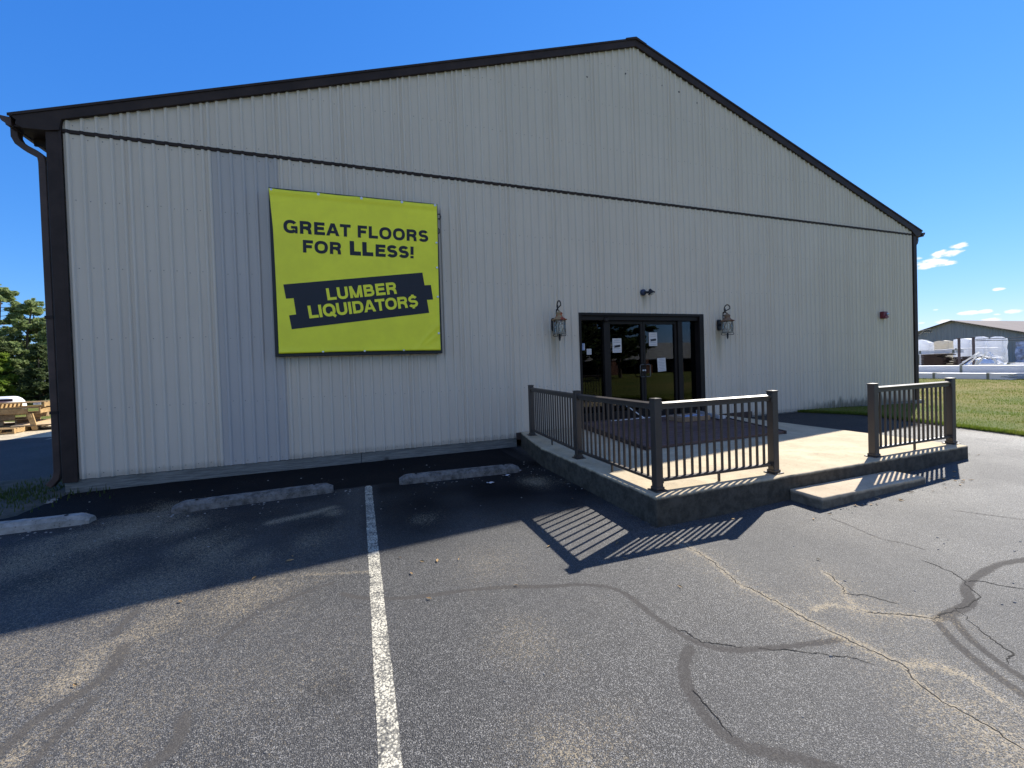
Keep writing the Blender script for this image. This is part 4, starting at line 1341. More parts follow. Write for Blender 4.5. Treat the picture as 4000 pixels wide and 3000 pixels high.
def rough_block(name, mat, poly, z0, z1, loc, label, cat, jag=.010, bev=.022):
    bm = bmesh.new()
    lo = [bm.verts.new((x, y, z0)) for x, y in poly]; hi = [bm.verts.new((x, y, z1)) for x, y in poly]
    n = len(poly)
    bm.faces.new(hi); bm.faces.new(list(reversed(lo)))
    for i in range(n):
        bm.faces.new((lo[i], lo[(i + 1) % n], hi[(i + 1) % n], hi[i]))
    bmesh.ops.recalc_face_normals(bm, faces=bm.faces)
    ed = [e for e in bm.edges if all(v.co.z > z1 - 1e-4 for v in e.verts) or abs(e.verts[0].co.z - e.verts[1].co.z) > .05]
    bmesh.ops.bevel(bm, geom=ed, offset=bev, segments=3, profile=.6, affect='EDGES')
    bmesh.ops.triangulate(bm, faces=[f for f in bm.faces if len(f.verts) > 4])
    for _ in range(9):
        long_ = [e for e in bm.edges if e.calc_length() > .09]
        if not long_: break
        bmesh.ops.subdivide_edges(bm, edges=long_, cuts=1)
    for v in bm.verts:
        top = v.co.z > z1 - .002
        edge = z1 - .05 < v.co.z < z1 - .002
        a = noise.noise(v.co * 9) + .6 * noise.noise(v.co * 31)
        k = jag if edge else (jag * .35 if not top else .0015)
        if v.co.y > -.08 and cat == 'porch': k = 0
        v.co += Vector((noise.noise(v.co * 13 + Vector((5, 0, 0))), noise.noise(v.co * 13 + Vector((0, 7, 0))), 0)) * k * (0 if top else 1)
        v.co.z += a * (k * .8 if edge else .0012)
    me = bpy.data.meshes.new(name); bm.to_mesh(me); bm.free()
    for v in me.vertices: v.co -= Vector(loc)
    me.materials.append(M[mat])
    o = bpy.data.objects.new(name, me); COL.objects.link(o); o.location = loc
    for p_ in me.polygons: p_.use_smooth = True
    try:
        me.set_sharp_from_angle(angle=math.radians(50))
    except Exception:
        pass
    return tag(o, label, cat)


rough_block('concrete_porch', 'concrete', slab_poly, -.45, SLZ, (0, 0, 0), 'worn tan concrete porch slab in front of the glass entrance', 'porch')
rough_block('concrete_step', 'step', [(7.868, -4.575), (9.55, -4.575), (9.55, -4.24), (7.868, -4.24)], -.4, -.030, (0, 0, 0), 'low concrete step against the front edge of the porch', 'step', .008, .016)

ramp = thing('wooden_ramp', (8.9, -1.3, SLZ), 'low dark wooden ramp of planks leading to the glass doors', 'ramp')
RF, RB = -2.50, -.26


def rx(y, s):
    k = (y - RF) / (RB - RF)
    return (7.375 + .23 * k) if s < 0 else (10.13 + .52 * k)


def rz(y): return SLZ + .040 + .055 * (y - RF) / (RB - RF)


mb = MB()
npl = 16
for i in range(npl):
    y0 = RF + (RB - RF) * i / npl + .006; y1 = RF + (RB - RF) * (i + 1) / npl - .006
    dz = rnd.uniform(-.002, .002); sl = rnd.uniform(-.012, .012)
    a, b, c, d = (rx(y0, -1) + .045 + sl, y0), (rx(y0, 1) - .045 + sl, y0), (rx(y1, 1) - .045 + sl, y1), (rx(y1, -1) + .045 + sl, y1)
    mb.add([(a[0], a[1], rz(y0) - .030), (b[0], b[1], rz(y0) - .030), (c[0], c[1], rz(y1) - .030), (d[0], d[1], rz(y1) - .030),
            (a[0], a[1], rz(y0) + dz), (b[0], b[1], rz(y0) + dz), (c[0], c[1], rz(y1) + dz), (d[0], d[1], rz(y1) + dz)],
           [(3, 2, 1, 0), (4, 5, 6, 7), (0, 1, 5, 4), (1, 2, 6, 5), (2, 3, 7, 6), (3, 0, 4, 7)])
mb.build('planks', 'ramp', ramp)
for s in (-1, 1):
    mb = MB()
    f, b = RF - (.02 if s < 0 else .01), RB
    w = .04 * (-s)
    x0, x1 = rx(f, s), rx(b, s)
    mb.add([(x0, f, SLZ + .002), (x0 + w, f, SLZ + .002), (x1 + w, b, SLZ + .002), (x1, b, SLZ + .002),
            (x0, f, rz(f) + .012), (x0 + w, f, rz(f) + .012), (x1 + w, b, rz(b) + .012), (x1, b, rz(b) + .012)],
           [(3, 2, 1, 0), (4, 5, 6, 7), (0, 1, 5, 4), (1, 2, 6, 5), (2, 3, 7, 6), (3, 0, 4, 7)])
    mb.build('side_board', 'ramp_side', ramp)
MB().box(rx(RB, -1) + .1, rx(RB, 1) - .1, RB + .004, -.03, SLZ, rz(RB) - .006).build('landing_board', 'ramp_side', ramp)
MB().box(8.25, 9.62, RB - .06, RB - .035, rz(RB) + .0025, rz(RB) + .014).build('edge_strip', 'strap', ramp)

# carton of flooring with paper on top
ct = thing('flooring_carton', (9.66, -.84, rz(-.84)), 'flat brown strapped carton lying on the wooden ramp', 'carton')
cz = rz(-1.05) + .006
mb = MB().box(9.30, 9.98, -1.08, -.62, cz, cz + .085)
mb.build('carton_body', 'carton', ct, bevel=.004)
mb = MB()
for i, (x, w) in enumerate(((9.50, .018), (9.66, .010), (9.88, .022))):
    mb.box(x, x + w, -1.084, -.617, cz + .005, cz + .0885)
mb.build('strap', 'strap', ct)
mb = MB()
for (x, y, w, d, a) in ((9.42, -.95, .20, .12, .1), (9.62, -.90, .22, .14, -.12), (9.76, -1.0, .12, .09, .2)):
    mt = Matrix.Translation((x + w / 2, y, cz + .090)) @ Matrix.Rotation(a, 4, 'Z')
    mb.box(-w / 2, w / 2, -d / 2, d / 2, 0, .003, mt)
mb.build('shipping_papers', 'paper_blue', ct)

# long white packing strip, scrap and thin rod
mt = Matrix.Translation((10.31, -.72, rz(-.7) + .012)) @ Matrix.Rotation(math.radians(70.5), 4, 'Z')
t = thing('packing_strip', (10.31, -.72, rz(-.7)), 'long white cardboard edge strip lying across the ramp beside the carton', 'packing strip')
mb = MB(); mb.box(-.50, .50, -.05, .05, 0, .012, mt); mb.box(-.50, .50, .038, .05, .0125, .07, mt); mb.build('strip', 'paper', t)
MB().box(-.52, -.44, -.065, .035, .0135, .06, mt).build('folded_end', 'paper', t)
t = thing('crumpled_paper', (10.55, -1.05, SLZ + .01), 'crumpled white paper scrap on the porch beside the ramp side board', 'paper scrap')
mb = MB()
pts = [(10.44, -1.15), (10.53, -1.20), (10.62, -1.10), (10.66, -.98), (10.56, -.93), (10.47, -1.0)]
mb.v = [(x, y, SLZ + .012 + .05 * abs(noise.noise(Vector((x * 9, y * 9, 1))))) for x, y in pts] + [(10.55, -1.06, SLZ + .085)]
mb.f = [(i, (i + 1) % 6, 6) for i in range(6)]
mb.build('scrap', 'paper', t)
t = thing('white_rod', (9.02, -.30, .20), 'thin white rod leaning against the door behind the railing', 'rod')
MB().tube([(8.70, .07, .56), (9.03, -.30, rz(-.3) + .008)], .011, 8).build('rod', 'strap', t)

# ------------------------------------------------------------------ railings
RTOP = .955


def railing(name, label, posts, runs):
    """posts: (x, y, low base?) ; runs: (i, j, number of balusters)"""
    x0, y0, _ = posts[0]
    t = thing(name, (x0, y0, SLZ), label, 'railing', 'porch railings')
    for (x, y, base) in posts:
        mb = MB().box(x - .039, x + .039, y - .039, y + .039, SLZ + .012, .992)
        pst = mb.build('post', 'rail', t, bevel=.004)
        mb = MB().box(x - .042, x + .042, y - .042, y + .042, .9925, 1.004)
        mb.add([(x - .042, y - .042, 1.0045), (x + .042, y - .042, 1.0045), (x + .042, y + .042, 1.0045), (x - .042, y + .042, 1.0045), (x, y, 1.010)], [(0, 1, 4), (1, 2, 4), (2, 3, 4), (3, 0, 4)])
        mb.build('post_cap', 'rail', pst, at=origin_of(t))
        mb = MB().box(x - .070, x + .070, y - .070, y + .070, SLZ + .002, SLZ + .011)
        mb.box(x - .047, x + .047, y - .047, y + .047, SLZ + .0115, SLZ + .040)
        mb.build('base_plate', 'rail', pst, at=origin_of(t), bevel=.003)
    for (i, j, n) in runs:
        a = Vector((posts[i][0], posts[i][1], 0)); b = Vector((posts[j][0], posts[j][1], 0))
        d = (b - a).normalized(); a2 = a + d * .040; b2 = b - d * .040
        ang = math.atan2(d.y, d.x); L_ = (b2 - a2).length
        mt = Matrix.Translation((a2.x, a2.y, 0)) @ Matrix.Rotation(ang, 4, 'Z')
        mb = MB()
        prof = [(-.030, .925), (.030, .925), (.034, .953), (0, .966), (-.034, .953)]
        vs = [mt @ Vector((0, p_[0], p_[1])) for p_ in prof] + [mt @ Vector((L_, p_[0], p_[1])) for p_ in prof]
        m = len(prof)
        mb.add(vs, [tuple(range(m)), tuple(range(2 * m - 1, m - 1, -1))] + [(k, k + m, (k + 1) % m + m, (k + 1) % m) for k in range(m)])
        mb.box(.002, L_ - .002, -.019, .019, .895, .9245, mt)
        tr_ = mb.build('top_rail', 'rail', t)
        mb = MB().box(0, L_, -.021, .021, SLZ + .082, SLZ + .112, mt)
        mb.build('bottom_rail', 'rail', t, bevel=.003)
        mb = MB().box(L_ / 2 - .010, L_ / 2 + .010, -.010, .010, SLZ + .002, SLZ + .0815, mt)
        mb.build('support_foot', 'rail', t)
        for s in (0, L_ - .012):
            MB().box(s, s + .012, -.036, .036, .885, .968, mt).build('rail_bracket', 'rail', t)
            MB().box(s, s + .012, -.030, .030, SLZ + .070, SLZ + .122, mt).build('rail_bracket', 'rail', t)
        sp = L_ / (n + 1)
        proto = None
        for k in range(n):
            c = mt @ Vector((sp * (k + 1), 0, 0))
            if proto is None:
                hb = .0095
                mb = MB().box(-hb, hb, -hb, hb, SLZ + .1125, .8945)
                for idx, v in enumerate(mb.v):
                    w = Matrix.Rotation(ang, 4, 'Z') @ Vector(v); mb.v[idx] = tuple(w)
                proto = mb.build('baluster', 'rail', t, at=(0, 0, 0))
                proto.location = (c.x - x0, c.y - y0, -SLZ)
            else:
                o = proto.copy(); COL.objects.link(o); o.parent = t
                o.location = (c.x - x0, c.y - y0, -SLZ)
    return t


railing('porch_railing', 'long dark bronze railing wrapping the porch corner that faces the parking spaces', [(6.49, -.50, 1), (6.33, -2.48, 1), (6.318, -4.065, 1), (7.826, -4.095, 1)], [(0, 1, 19), (1, 2, 14), (2, 3, 14)])
railing('porch_railing', 'short dark bronze railing at the porch end beside the lawn', [(9.515, -4.09, 1), (11.175, -4.07, 1)], [(0, 1, 15)])

# ------------------------------------------------------------------ wheel stops


def wheel_stop(x0, y0, x1, y1, label, mat, seed):
    z = zg((x0 + x1) / 2) - .004
    c = Vector(((x0 + x1) / 2, (y0 + y1) / 2, z))
    L_ = math.hypot(x1 - x0, y1 - y0); ang = math.atan2(y1 - y0, x1 - x0)
    t = thing('wheel_stop', c, label, 'wheel stop', 'concrete wheel stops along the wall')
    bm = bmesh.new()
    prof = [(-.075, 0), (-.070, .075), (-.045, .115), (.045, .115), (.070, .075), (.075, 0)]
    NS = 44
    rings = []
    for i in range(NS + 1):
        u = -L_ / 2 + L_ * i / NS
        e = min(i, NS - i) * L_ / NS
        sc = 1 if e > .09 else .62 + .38 * (e / .09)
        rings.append([bm.verts.new((u, p_[0] * (1 if e > .05 else .85), p_[1] * sc)) for p_ in prof])
    for a, b in zip(rings[:-1], rings[1:]):
        for k in range(len(prof) - 1):
            bm.faces.new((a[k], b[k], b[k + 1], a[k + 1]))
    bm.faces.new(rings[0]); bm.faces.new(list(reversed(rings[-1])))
    bmesh.ops.recalc_face_normals(bm, faces=bm.faces)
    bmesh.ops.subdivide_edges(bm, edges=bm.edges[:], cuts=1, use_grid_fill=True)
    for v in bm.verts:
        if v.co.z > .003:
            v.co += Vector((noise.noise(v.co * 12 + Vector((seed, 0, 0))), noise.noise(v.co * 14 + Vector((0, seed, 0))), noise.noise(v.co * 18 + Vector((0, 0, seed))))) * .0032
    me = bpy.data.meshes.new('body'); bm.to_mesh(me); bm.free()
    me.materials.append(M[mat])
    o = bpy.data.objects.new('body', me); COL.objects.link(o); o.parent = t
    mb = MB()
    for u in (-L_ / 2 + .22, L_ / 2 - .22):
        mb.lathe([(.016, .110), (.016, .1215)], (u, 0, 0), 10)
    h = mb.build('pin_hole', 'crack', None); h.parent = t
    t.rotation_euler = (0, 0, ang)
    return t


wheel_stop(-.80, -1.55, .885, -1.615, 'pale concrete wheel stop in front of the store corner with the downspout', 'stop_pale', 1.5)
wheel_stop(1.615, -1.655, 3.275, -1.575, 'stained concrete wheel stop below the banner sign, beside the white parking line', 'stop', 4.2)
wheel_stop(4.09, -1.605, 5.755, -1.72, 'dark mottled concrete wheel stop between the parking line and the porch', 'stop', 8.8)

# paper litter and pebbles near the right wheel stop
litter = [((1916, 1890), .10, .05, 'white flattened paper scrap lying flat, largest of the litter by the wheel stop'), ((1980, 1861), .13, .03, 'thin white paper strip lying beside the litter near the porch'),
          ((2028, 1842), .08, .05, 'white paper scrap at the wheel stop end facing the porch'), ((1912, 1855), .09, .04, 'small greyish paper scrap touching the mottled wheel stop')]
for (uv, w, d, lab), (x, y) in zip(litter, LITTER):
    t = thing('paper_scrap', (x, y, zg(x) + .004), lab, 'paper scrap', 'paper litter by the right wheel stop')
    mt = Matrix.Translation((x, y, zg(x) + .006)) @ Matrix.Rotation(rnd.uniform(-.3, .3), 4, 'Z')
    mb = MB()
    n = 4
    for i in range(n + 1):
        u = -w / 2 + w * i / n
        for s in (-1, 1):
            mb.v.append(tuple(mt @ Vector((u, s * d / 2, .006 + .012 * abs(math.sin(i * 2.1 + s))))))
        if i: mb.f.append((2 * i - 2, 2 * i, 2 * i + 1, 2 * i - 1))
    mb.build('sheet', 'paper', t, fixn=False)
mb = MB()


def pebble(x, y, r, z=None):
    z = (zg(x) if z is None else z)
    vs = []
    a0 = rnd.uniform(0, 6)
    for (k, hh) in ((1., 0.), (.85, .5), (.3, .85)):
        for i in range(6):
            a = a0 + i * PI / 3
            q_ = r * k * rnd.uniform(.75, 1.2)
            vs.append((x + math.cos(a) * q_ * 1.3, y + math.sin(a) * q_, z + hh * r))
    fs = []
    for l in range(2):
        for i in range(6):
            fs.append((l * 6 + i, l * 6 + (i + 1) % 6, l * 6 + 6 + (i + 1) % 6, l * 6 + 6 + i))
    fs.append(tuple(12 + i for i in range(6)))
    mb.add(vs, fs)


for (cx, cy, sx, sy, n, r0, r1) in ((.5, -1.78, .7, .05, 16, .005, .013), (2.3, -1.78, .8, .06, 14, .005, .012), (3.40, -1.70, .12, .10, 9, .005, .011), (4.6, -1.84, .4, .08, 16, .003, .009),
                                   (5.6, -1.9, .5, .16, 16, .003, .007), (6.08, -2.3, .05, .5, 10, .004, .011), (2.5, -2.4, 2.2, .6, 60, .003, .008), (6.0, -1.6, .1, .5, 7, .004, .011),
                                   (-.7, -.6, .5, .25, 26, .012, .032), (-.2, -.35, .15, .12, 5, .015, .03), (3, -.9, 3, .35, 22, .004, .010), (8.6, -4.66, .9, .04, 14, .003, .009), (9.75, -4.5, .25, .12, 8, .004, .010), (5, -5.2, 2.2, .7, 40, .003, .006), (7.6, -5.9, 1.0, .35, 26, .003, .009), (3.5, -4.4, 2., .5, 30, .003, .006)):
    for _ in range(n):
        x, y = rnd.gauss(cx, sx * .6), rnd.gauss(cy, sy * .7)
        if y < -6.8: continue
        if 6.15 < x < 11.2 and y > -4.25: continue
        if 7.85 < x < 9.57 and y > -4.6: continue
        pebble(x, y, rnd.uniform(r0, r1))
tag(mb.build('pebbles', 'stone', None), kind='stuff', label='scattered pale pebbles on the asphalt')
mb = MB()
for (cx, cy, sx, sy, n) in ((9.9, -4.55, .2, .08, 16), (8.7, -4.72, .7, .05, 18), (11.45, -4.0, .12, .2, 14), (5.2, -4.6, 1.6, .6, 14), (2.9, -3.9, .6, .2, 6)):
    for _ in range(n):
        x, y = rnd.gauss(cx, sx), rnd.gauss(cy, sy)
        if 6.1 < x < 11.22 and y > -4.26 or (7.85 < x < 9.57 and y > -4.6): continue
        mt = Matrix.Translation((x, y, zg(x) + .008)) @ Matrix.Rotation(rnd.uniform(0, 6), 4, 'Z') @ Matrix.Rotation(rnd.uniform(-.5, .5), 4, 'X')
        l = rnd.uniform(.012, .035)
        mb.add([tuple(mt @ Vector(v)) for v in ((-l, 0, 0), (0, -l * .35, .004), (l, 0, 0), (0, l * .35, .004))], [(0, 1, 2, 3)])
tag(mb.build('dry_leaves', 'leaf_litter', None, fixn=False), kind='stuff', label='scattered dry leaf bits on the asphalt')

# ------------------------------------------------------------------ lanterns, spotlight, alarm


def lantern(x, label, rust):
    z0 = 2.125
    t = thing('wall_lantern', (x, 0, z0), label, 'lantern', 'wall lanterns beside the entrance')
    yc = -.25

    def P(px_, py, pz): return (x + px_, py, z0 + pz)
    # back plate
    mb = MB()
    oct_ = [(-.045, -.125), (.045, -.125), (.062, -.10), (.062, .10), (.045, .125), (-.045, .125), (-.062, .10), (-.062, -.10)]
    mb.prism([(x + a, z0 + b) for a, b in oct_], 'y', -.032, -.021)
    mb.prism([(x + a * .72, z0 + b * .8) for a, b in oct_], 'y', -.052, -.0325)
    mb.tube([P(0, -.05, .0), P(0, -.10, .0), P(0, yc + .12, .0)], .022, 10)
    mb.build('back_plate', 'lamp_iron', t, bevel=.003)
    # scroll arm: rises behind the cap, loops over and down to the top of the cap
    mb = MB()
    arm = [P(0, -.135, -.02), P(0, -.135, .18), P(0, -.138, .27)]
    for i in range(15):
        a = math.radians(180 - i * 250 / 14)
        arm.append(P(0, yc + .010 + .078 * math.cos(a) - .012, .335 + .092 * math.sin(a)))
    arm.append(P(0, yc, .245))
    mb.tube(arm, .0115, 8)
    sc = [P(0, -.140, .245), P(0, -.170, .262), P(0, -.200, .272), P(0, -.212, .30), P(0, -.203, .335), P(0, -.215, .352)]
    mb.tube(sc, [.009, .009, .010, .010, .009, .006], 6)
    mb.tube([P(0, -.200, .275), P(0, -.232, .252), P(0, yc + .006, .246)], .008, 6)
    mb.tube([P(0, -.140, .195), P(0, -.158, .195), P(0, -.166, .21), P(0, -.160, .22)], [.008, .009, .009, .005], 6)
    mb.build('scroll_arm', 'lamp_iron', t, smooth=True)
    # bell-shaped cap
    cap = [(.142, .062), (.147, .070), (.145, .080), (.118, .088), (.088, .103), (.066, .130), (.058, .165), (.060, .180), (.068, .186), (.066, .194), (.045, .212), (.020, .232), (.012, .246)]
    mb = MB().lathe(cap, (x, yc, z0), 24)
    c = mb.build('cap', rust, t, smooth=True)
    # glass cylinder, cage, base ring
    mb = MB().lathe([(.104, -.175), (.104, .062)], (x, yc, z0), 24, cap=False)
    mb.build('glass', 'lamp_glass', t, smooth=True)
    mb = MB()
    for k in range(6):
        a0 = 2 * PI * k / 6 + .3
        for s in (1, -1):
            pts = []
            for i in range(9):
                u = i / 8
                a = a0 + s * (u - .5) * (2 * PI / 6) * .86
                pts.append((x + math.cos(a) * .116, yc + math.sin(a) * .116, z0 - .172 + .234 * u))
            mb.tube(pts, .0062, 5)
        a = a0 + PI / 6
        mb.tube([(x + math.cos(a) * .116, yc + math.sin(a) * .116, z0 - .175), (x + math.cos(a) * .116, yc + math.sin(a) * .116, z0 + .062)], .005, 5)
    mb.build('cage', 'lamp_cage', t)
    mb = MB().lathe([(.100, -.200), (.122, -.200), (.124, -.176), (.118, -.172), (.100, -.172)], (x, yc, z0), 24)
    mb.build('base_ring', 'lamp_cage', t, smooth=False)
    mb = MB()
    for k in range(4):
        a = PI / 4 + k * PI / 2
        ca, sa = math.cos(a), math.sin(a)
        mb.tube([(x + ca * r_, yc + sa * r_, z0 + h) for r_, h in ((.112, -.200), (.124, -.213), (.120, -.232), (.10, -.238), (.02, -.236))], .0065, 6)
    mb.lathe([(.020, -.198), (.022, -.245), (.016, -.262), (.036, -.268), (.018, -.276), (.018, -.300), (.011, -.312), (.013, -.322), (.004, -.332)], (x, yc, z0), 12)
    mb.build('finial', 'lamp_iron', t, smooth=False)
    mb = MB()
    for k in range(3):
        a = k * 2.1 + .4
        mb.lathe([(.011, -.16), (.011, -.05), (.013, -.03), (.008, .0), (.002, .012)], (x + .04 * math.cos(a), yc + .04 * math.sin(a), z0), 8)
    mb.build('candle', 'bulb', t, smooth=True)
    return t


lantern(7.215, 'rusty coach lantern with reddish cap on the banner side of the entrance', 'lamp_rust')
lantern(11.352, 'darker rusty coach lantern on the alarm side of the entrance', 'lamp_rust2')

t = thing('spotlight', (9.33, 0, 2.80), 'small dark blue security spotlight above the entrance', 'spotlight')
MB().lathe([(.064, -.021), (.070, -.04), (.066, -.062), (.048, -.080), (.02, -.09)], (9.29, 0, 2.803), 20, 'y').build('mount', 'spot_blue', t, smooth=True)
mb = MB().tube([(9.29, -.07, 2.80), (9.34, -.12, 2.795), (9.38, -.16, 2.79)], .026, 8)
mb.build('arm', 'lamp_iron', t)
mb = MB().lathe([(.030, .055), (.034, .025), (.045, 0), (.068, -.025), (.073, -.031), (.073, -.047), (.05, -.047)], (0, 0, 0), 18)
rot = Matrix.Translation((9.385, -.17, 2.80)) @ Matrix.Rotation(math.radians(-14), 4, 'Y') @ Matrix.Rotation(math.radians(-18), 4, 'X')
mb.v = [tuple(rot @ Vector(v)) for v in mb.v]
mb.build('hood', 'lamp_iron', t, smooth=True)
mb = MB().lathe([(.052, -.043), (.046, -.062), (.02, -.07)], (0, 0, 0), 18)
mb.v = [tuple(rot @ Vector(v)) for v in mb.v]
mb.build('lens', 'lens', t, smooth=True)

t = thing('fire_alarm', (17.13, 0, 2.41), 'dark red fire alarm box with clear strobe high on the ribbed wall', 'alarm')
MB().box(17.03, 17.20, -.125, -.0215, 2.31, 2.50).build('housing', 'red', t, bevel=.012)
MB().prism([(17.045, 2.325), (17.185, 2.325), (17.185, 2.36), (17.115, 2.40), (17.045, 2.36)], 'y', -.150, -.1255).build('horn_grille', 'red', t)
MB().lathe([(.036, 0), (.030, -.03), (.012, -.045)], (17.17, -.126, 2.425), 10, 'y').build('strobe', 'strobe', t, smooth=True)

# wrought bracket on the far right corner
t = thing('insulator_bracket', (W + .23, .10, 1.9), 'thin dark bracket with curled insulators on the store corner facing the warehouse', 'bracket')
mb = MB()
bx = W + .24
mb.tube([(bx, .10, 1.95), (bx + .78, .10, 2.03)], .009, 6).tube([(bx, .10, 1.73), (bx + .24, .10, 1.86), (bx + .52, .10, 2.0)], .010, 6).tube([(bx + .02, .10, 2.02), (bx + .02, .10, 1.66)], .012, 6)
mb.build('arm', 'lamp_iron', t)
mb = MB()
for k in range(4):
    cx = bx + .50 + k * .10
    mb.tube([(cx + .035 * math.cos(a), .10, 1.965 + .035 * math.sin(a)) for a in [i * 5.2 / 10 for i in range(11)]], .008, 5)
for k in range(3):
    cx = bx + .06 + k * .08
    mb.tube([(cx + .03 * math.cos(a), .10, 1.90 + .03 * math.sin(a)) for a in [i * 5.2 / 10 for i in range(11)]], .008, 5)
mb.build('insulators', 'lamp_iron', t)

# ------------------------------------------------------------------ background left: pallets, tank, trees


def pallet(loc, rotz, label, mat, L_=1.2, D=1.0, H=.14, nb=6, tilt=0., side=False):
    t = thing('pallet', loc, label, 'pallet', 'wooden pallets and frames on the gravel')
    mb = MB()
    for i in range(nb):
        y = -D / 2 + (D - .095) * i / (nb - 1)
        mb.box(-L_ / 2 + rnd.uniform(-.01, .01), L_ / 2, y, y + .095, H - .02, H)
    o = mb.build('top_deck', mat, None); o.parent = t
    mb = MB()
    for i in range(3):
        y = -D / 2 + (D - .095) * i / 2
        mb.box(-L_ / 2, L_ / 2, y, y + .095, 0, .018)
    o = mb.build('bottom_deck', mat, None); o.parent = t
    for i in range(3):
        x = -L_ / 2 + (L_ - .05) * i / 2
        o = MB().box(x, x + .05, -D / 2 + .01, D / 2 - .01, .0185, H - .0205).build('stringer', mat, None); o.parent = t
    if side:
        o = MB().box(-L_ / 2, L_ / 2 - .32, -D / 2 - .022, -D / 2 - .001, .02, H - .022).build('side_board', mat, None); o.parent = t
    t.rotation_euler = (tilt, 0, rotz)
    return t


GZ0 = -.345
pal = [
    ((-7.6, 11.39, -0.339), 0.1, 'pale pallet lying on the gravel in front of the stack, nearest the driveway', 'pallet', 1.2, 0.98, 0.164),
    ((-8.673, 10.952, -0.339), -0.08, 'broken yellow pallet in front of the stack, farther from the store', 'pallet', 1.2, 0.87, 0.174),
    ((-8.399, 12.65, -0.339), 0.04, 'dark bottom pallet of the tall stack', 'pallet_dark', 2.18, 1.31, 0.174),
    ((-8.509, 12.595, -0.158), 0.0, 'grey brown second pallet from the bottom of the stack', 'pallet_dark', 2.07, 1.2, 0.185),
    ((-8.29, 12.541, 0.033), 0.05, 'long brown pallet in the middle of the stack', 'pallet_dark', 2.18, 1.2, 0.185),
    ((-7.961, 12.486, 0.225), -0.02, 'bright yellow pallet with open box ends near the top of the stack', 'pallet', 2.4, 1.2, 0.207),
    ((-7.852, 12.431, 0.439), 0.03, 'topmost yellow pallet of the stack with a white label', 'pallet', 2.29, 1.09, 0.174),
]
for i, a in enumerate(pal):
    pallet(a[0], a[1], a[2], a[3], a[4], a[5], a[6], side=2 <= i <= 5)
t = thing('wooden_crate', (-8.29, 12.321, 0.636), 'dark purple brown open crate on top of the pallet stack', 'crate')
mb = MB()
x0, x1, y0, y1, z0, z1 = -9.111, -7.979, 11.993, 12.76, 0.64, 0.74
mb.box(x0, x1, y0, y0 + .02, z1 - .11, z1 + .02).box(x0, x1, y1 - .02, y1, z0, z1).box(x0, x1, y0 + .02, y1 - .02, z0, z0 + .02)
mb.box(x1 - .05, x1, y0 + .001, y0 + .05, z0 + .021, z1 - .111).box(x0, x0 + .05, y0 + .001, y0 + .05, z0 + .021, z1 - .111)
mb.build('boards', 'maroon', t)
MB().box(x0, x1 + .05, y0 - .03, y0 - .001, z1 - .150, z1 - .128).build('white_edge', 'strap', t)
t = thing('plywood_sheet', (-6.318, 12.486, -0.12), 'pale plywood sheet lying tilted on a low pallet beside the corner', 'plywood')
mt = Matrix.Translation((-6.318, 12.486, -0.12)) @ Matrix.Rotation(.25, 4, 'Z') @ Matrix.Rotation(math.radians(4), 4, 'X')
MB().box(-1.25, 1.1, -.68, .68, 0, .02, mt).build('sheet', 'ply', t)
MB().box(-1.25, 1.1, -.70, -.6805, -.03, .018, mt).build('edge_batten', 'pallet_dark', t)
pallet((-6.208, 12.486, GZ0), .22, 'dark low pallet under the plywood sheet', 'pallet_dark', 2.05, 1.2, .185)
bx_, by_ = -6.811, 11.664
t = thing('leaning_board', (bx_, by_, GZ0), 'short yellow board leaning on the end of the pallet stack', 'board')
mt = Matrix.Translation((bx_, by_, GZ0 + .02)) @ Matrix.Rotation(-.22, 4, 'Y')
MB().box(-.075, .075, -.02, .02, 0, .57, mt).build('board', 'pallet', t)
MB().box(-.04, .04, -.045, -.021, .42, .56, mt).build('end_block', 'pallet', t)
t = thing('label_plate', (-6.8, 11.774, 0.526), 'small white label plate hanging on the end of the topmost pallet', 'label')
MB().box(-6.8 - .10, -6.8 + .10, 11.774, 11.774 + .01, 0.526, 0.526 + .075).build('plate', 'paper', t)
MB().box(-6.8 - .03, -6.8 + .03, 11.774 - .002, 11.774 - .0005, 0.526 + .02, 0.526 + .05).build('print', 'print', t)
t = thing('grey_panel', (-6.482, 14.512, GZ0), 'weathered grey panel lying in the grass behind the plywood', 'panel')
MB().box(-6.482 - .8, -6.482 + .9, 14.512, 14.512 + .06, GZ0 - .02, .05).build('panel', 'pallet_dark', t)
MB().box(-6.482 + .62, -6.482 + .70, 14.512 - .05, 14.512 - .005, GZ0, .09).build('post', 'pallet', t)
for k, (x, y, l, a) in enumerate(((-8.235, 10.623, .6, .3), (-7.852, 10.591, .44, -.45), (-7.578, 10.733, .18, .1))):
    t = thing('wood_scrap', (x, y, GZ0), ['short yellow wood scrap on the gravel, longest of the three', 'slanting thin wood strip on the gravel edge', 'small square wood block on the gravel edge'][k], 'wood scrap', 'wood scraps on the gravel')
    mt = Matrix.Translation((x, y, GZ0)) @ Matrix.Rotation(a, 4, 'Z')
    MB().box(-l / 2, l / 2, -.05, .05, 0, .05, mt).build('block', 'pallet', t)
for k, (x, y) in enumerate(((-9.72, 20.6), (-9.55, 20.4))):
    t = thing('log_end', (x, y, GZ0), ['small brown log in the far grass, farther from the corner trim', 'small brown log in the far grass next to the corner trim'][k], 'log', 'cut logs in the grass')
    mb = MB().tube([(x, y, .32), (x + .05, y + 1, .32)], .14, 10)
    mb.box(x - .35, x + .3, y + .1, y + .8, GZ0, .20)
    mb.build('log', 'pallet_dark', t)

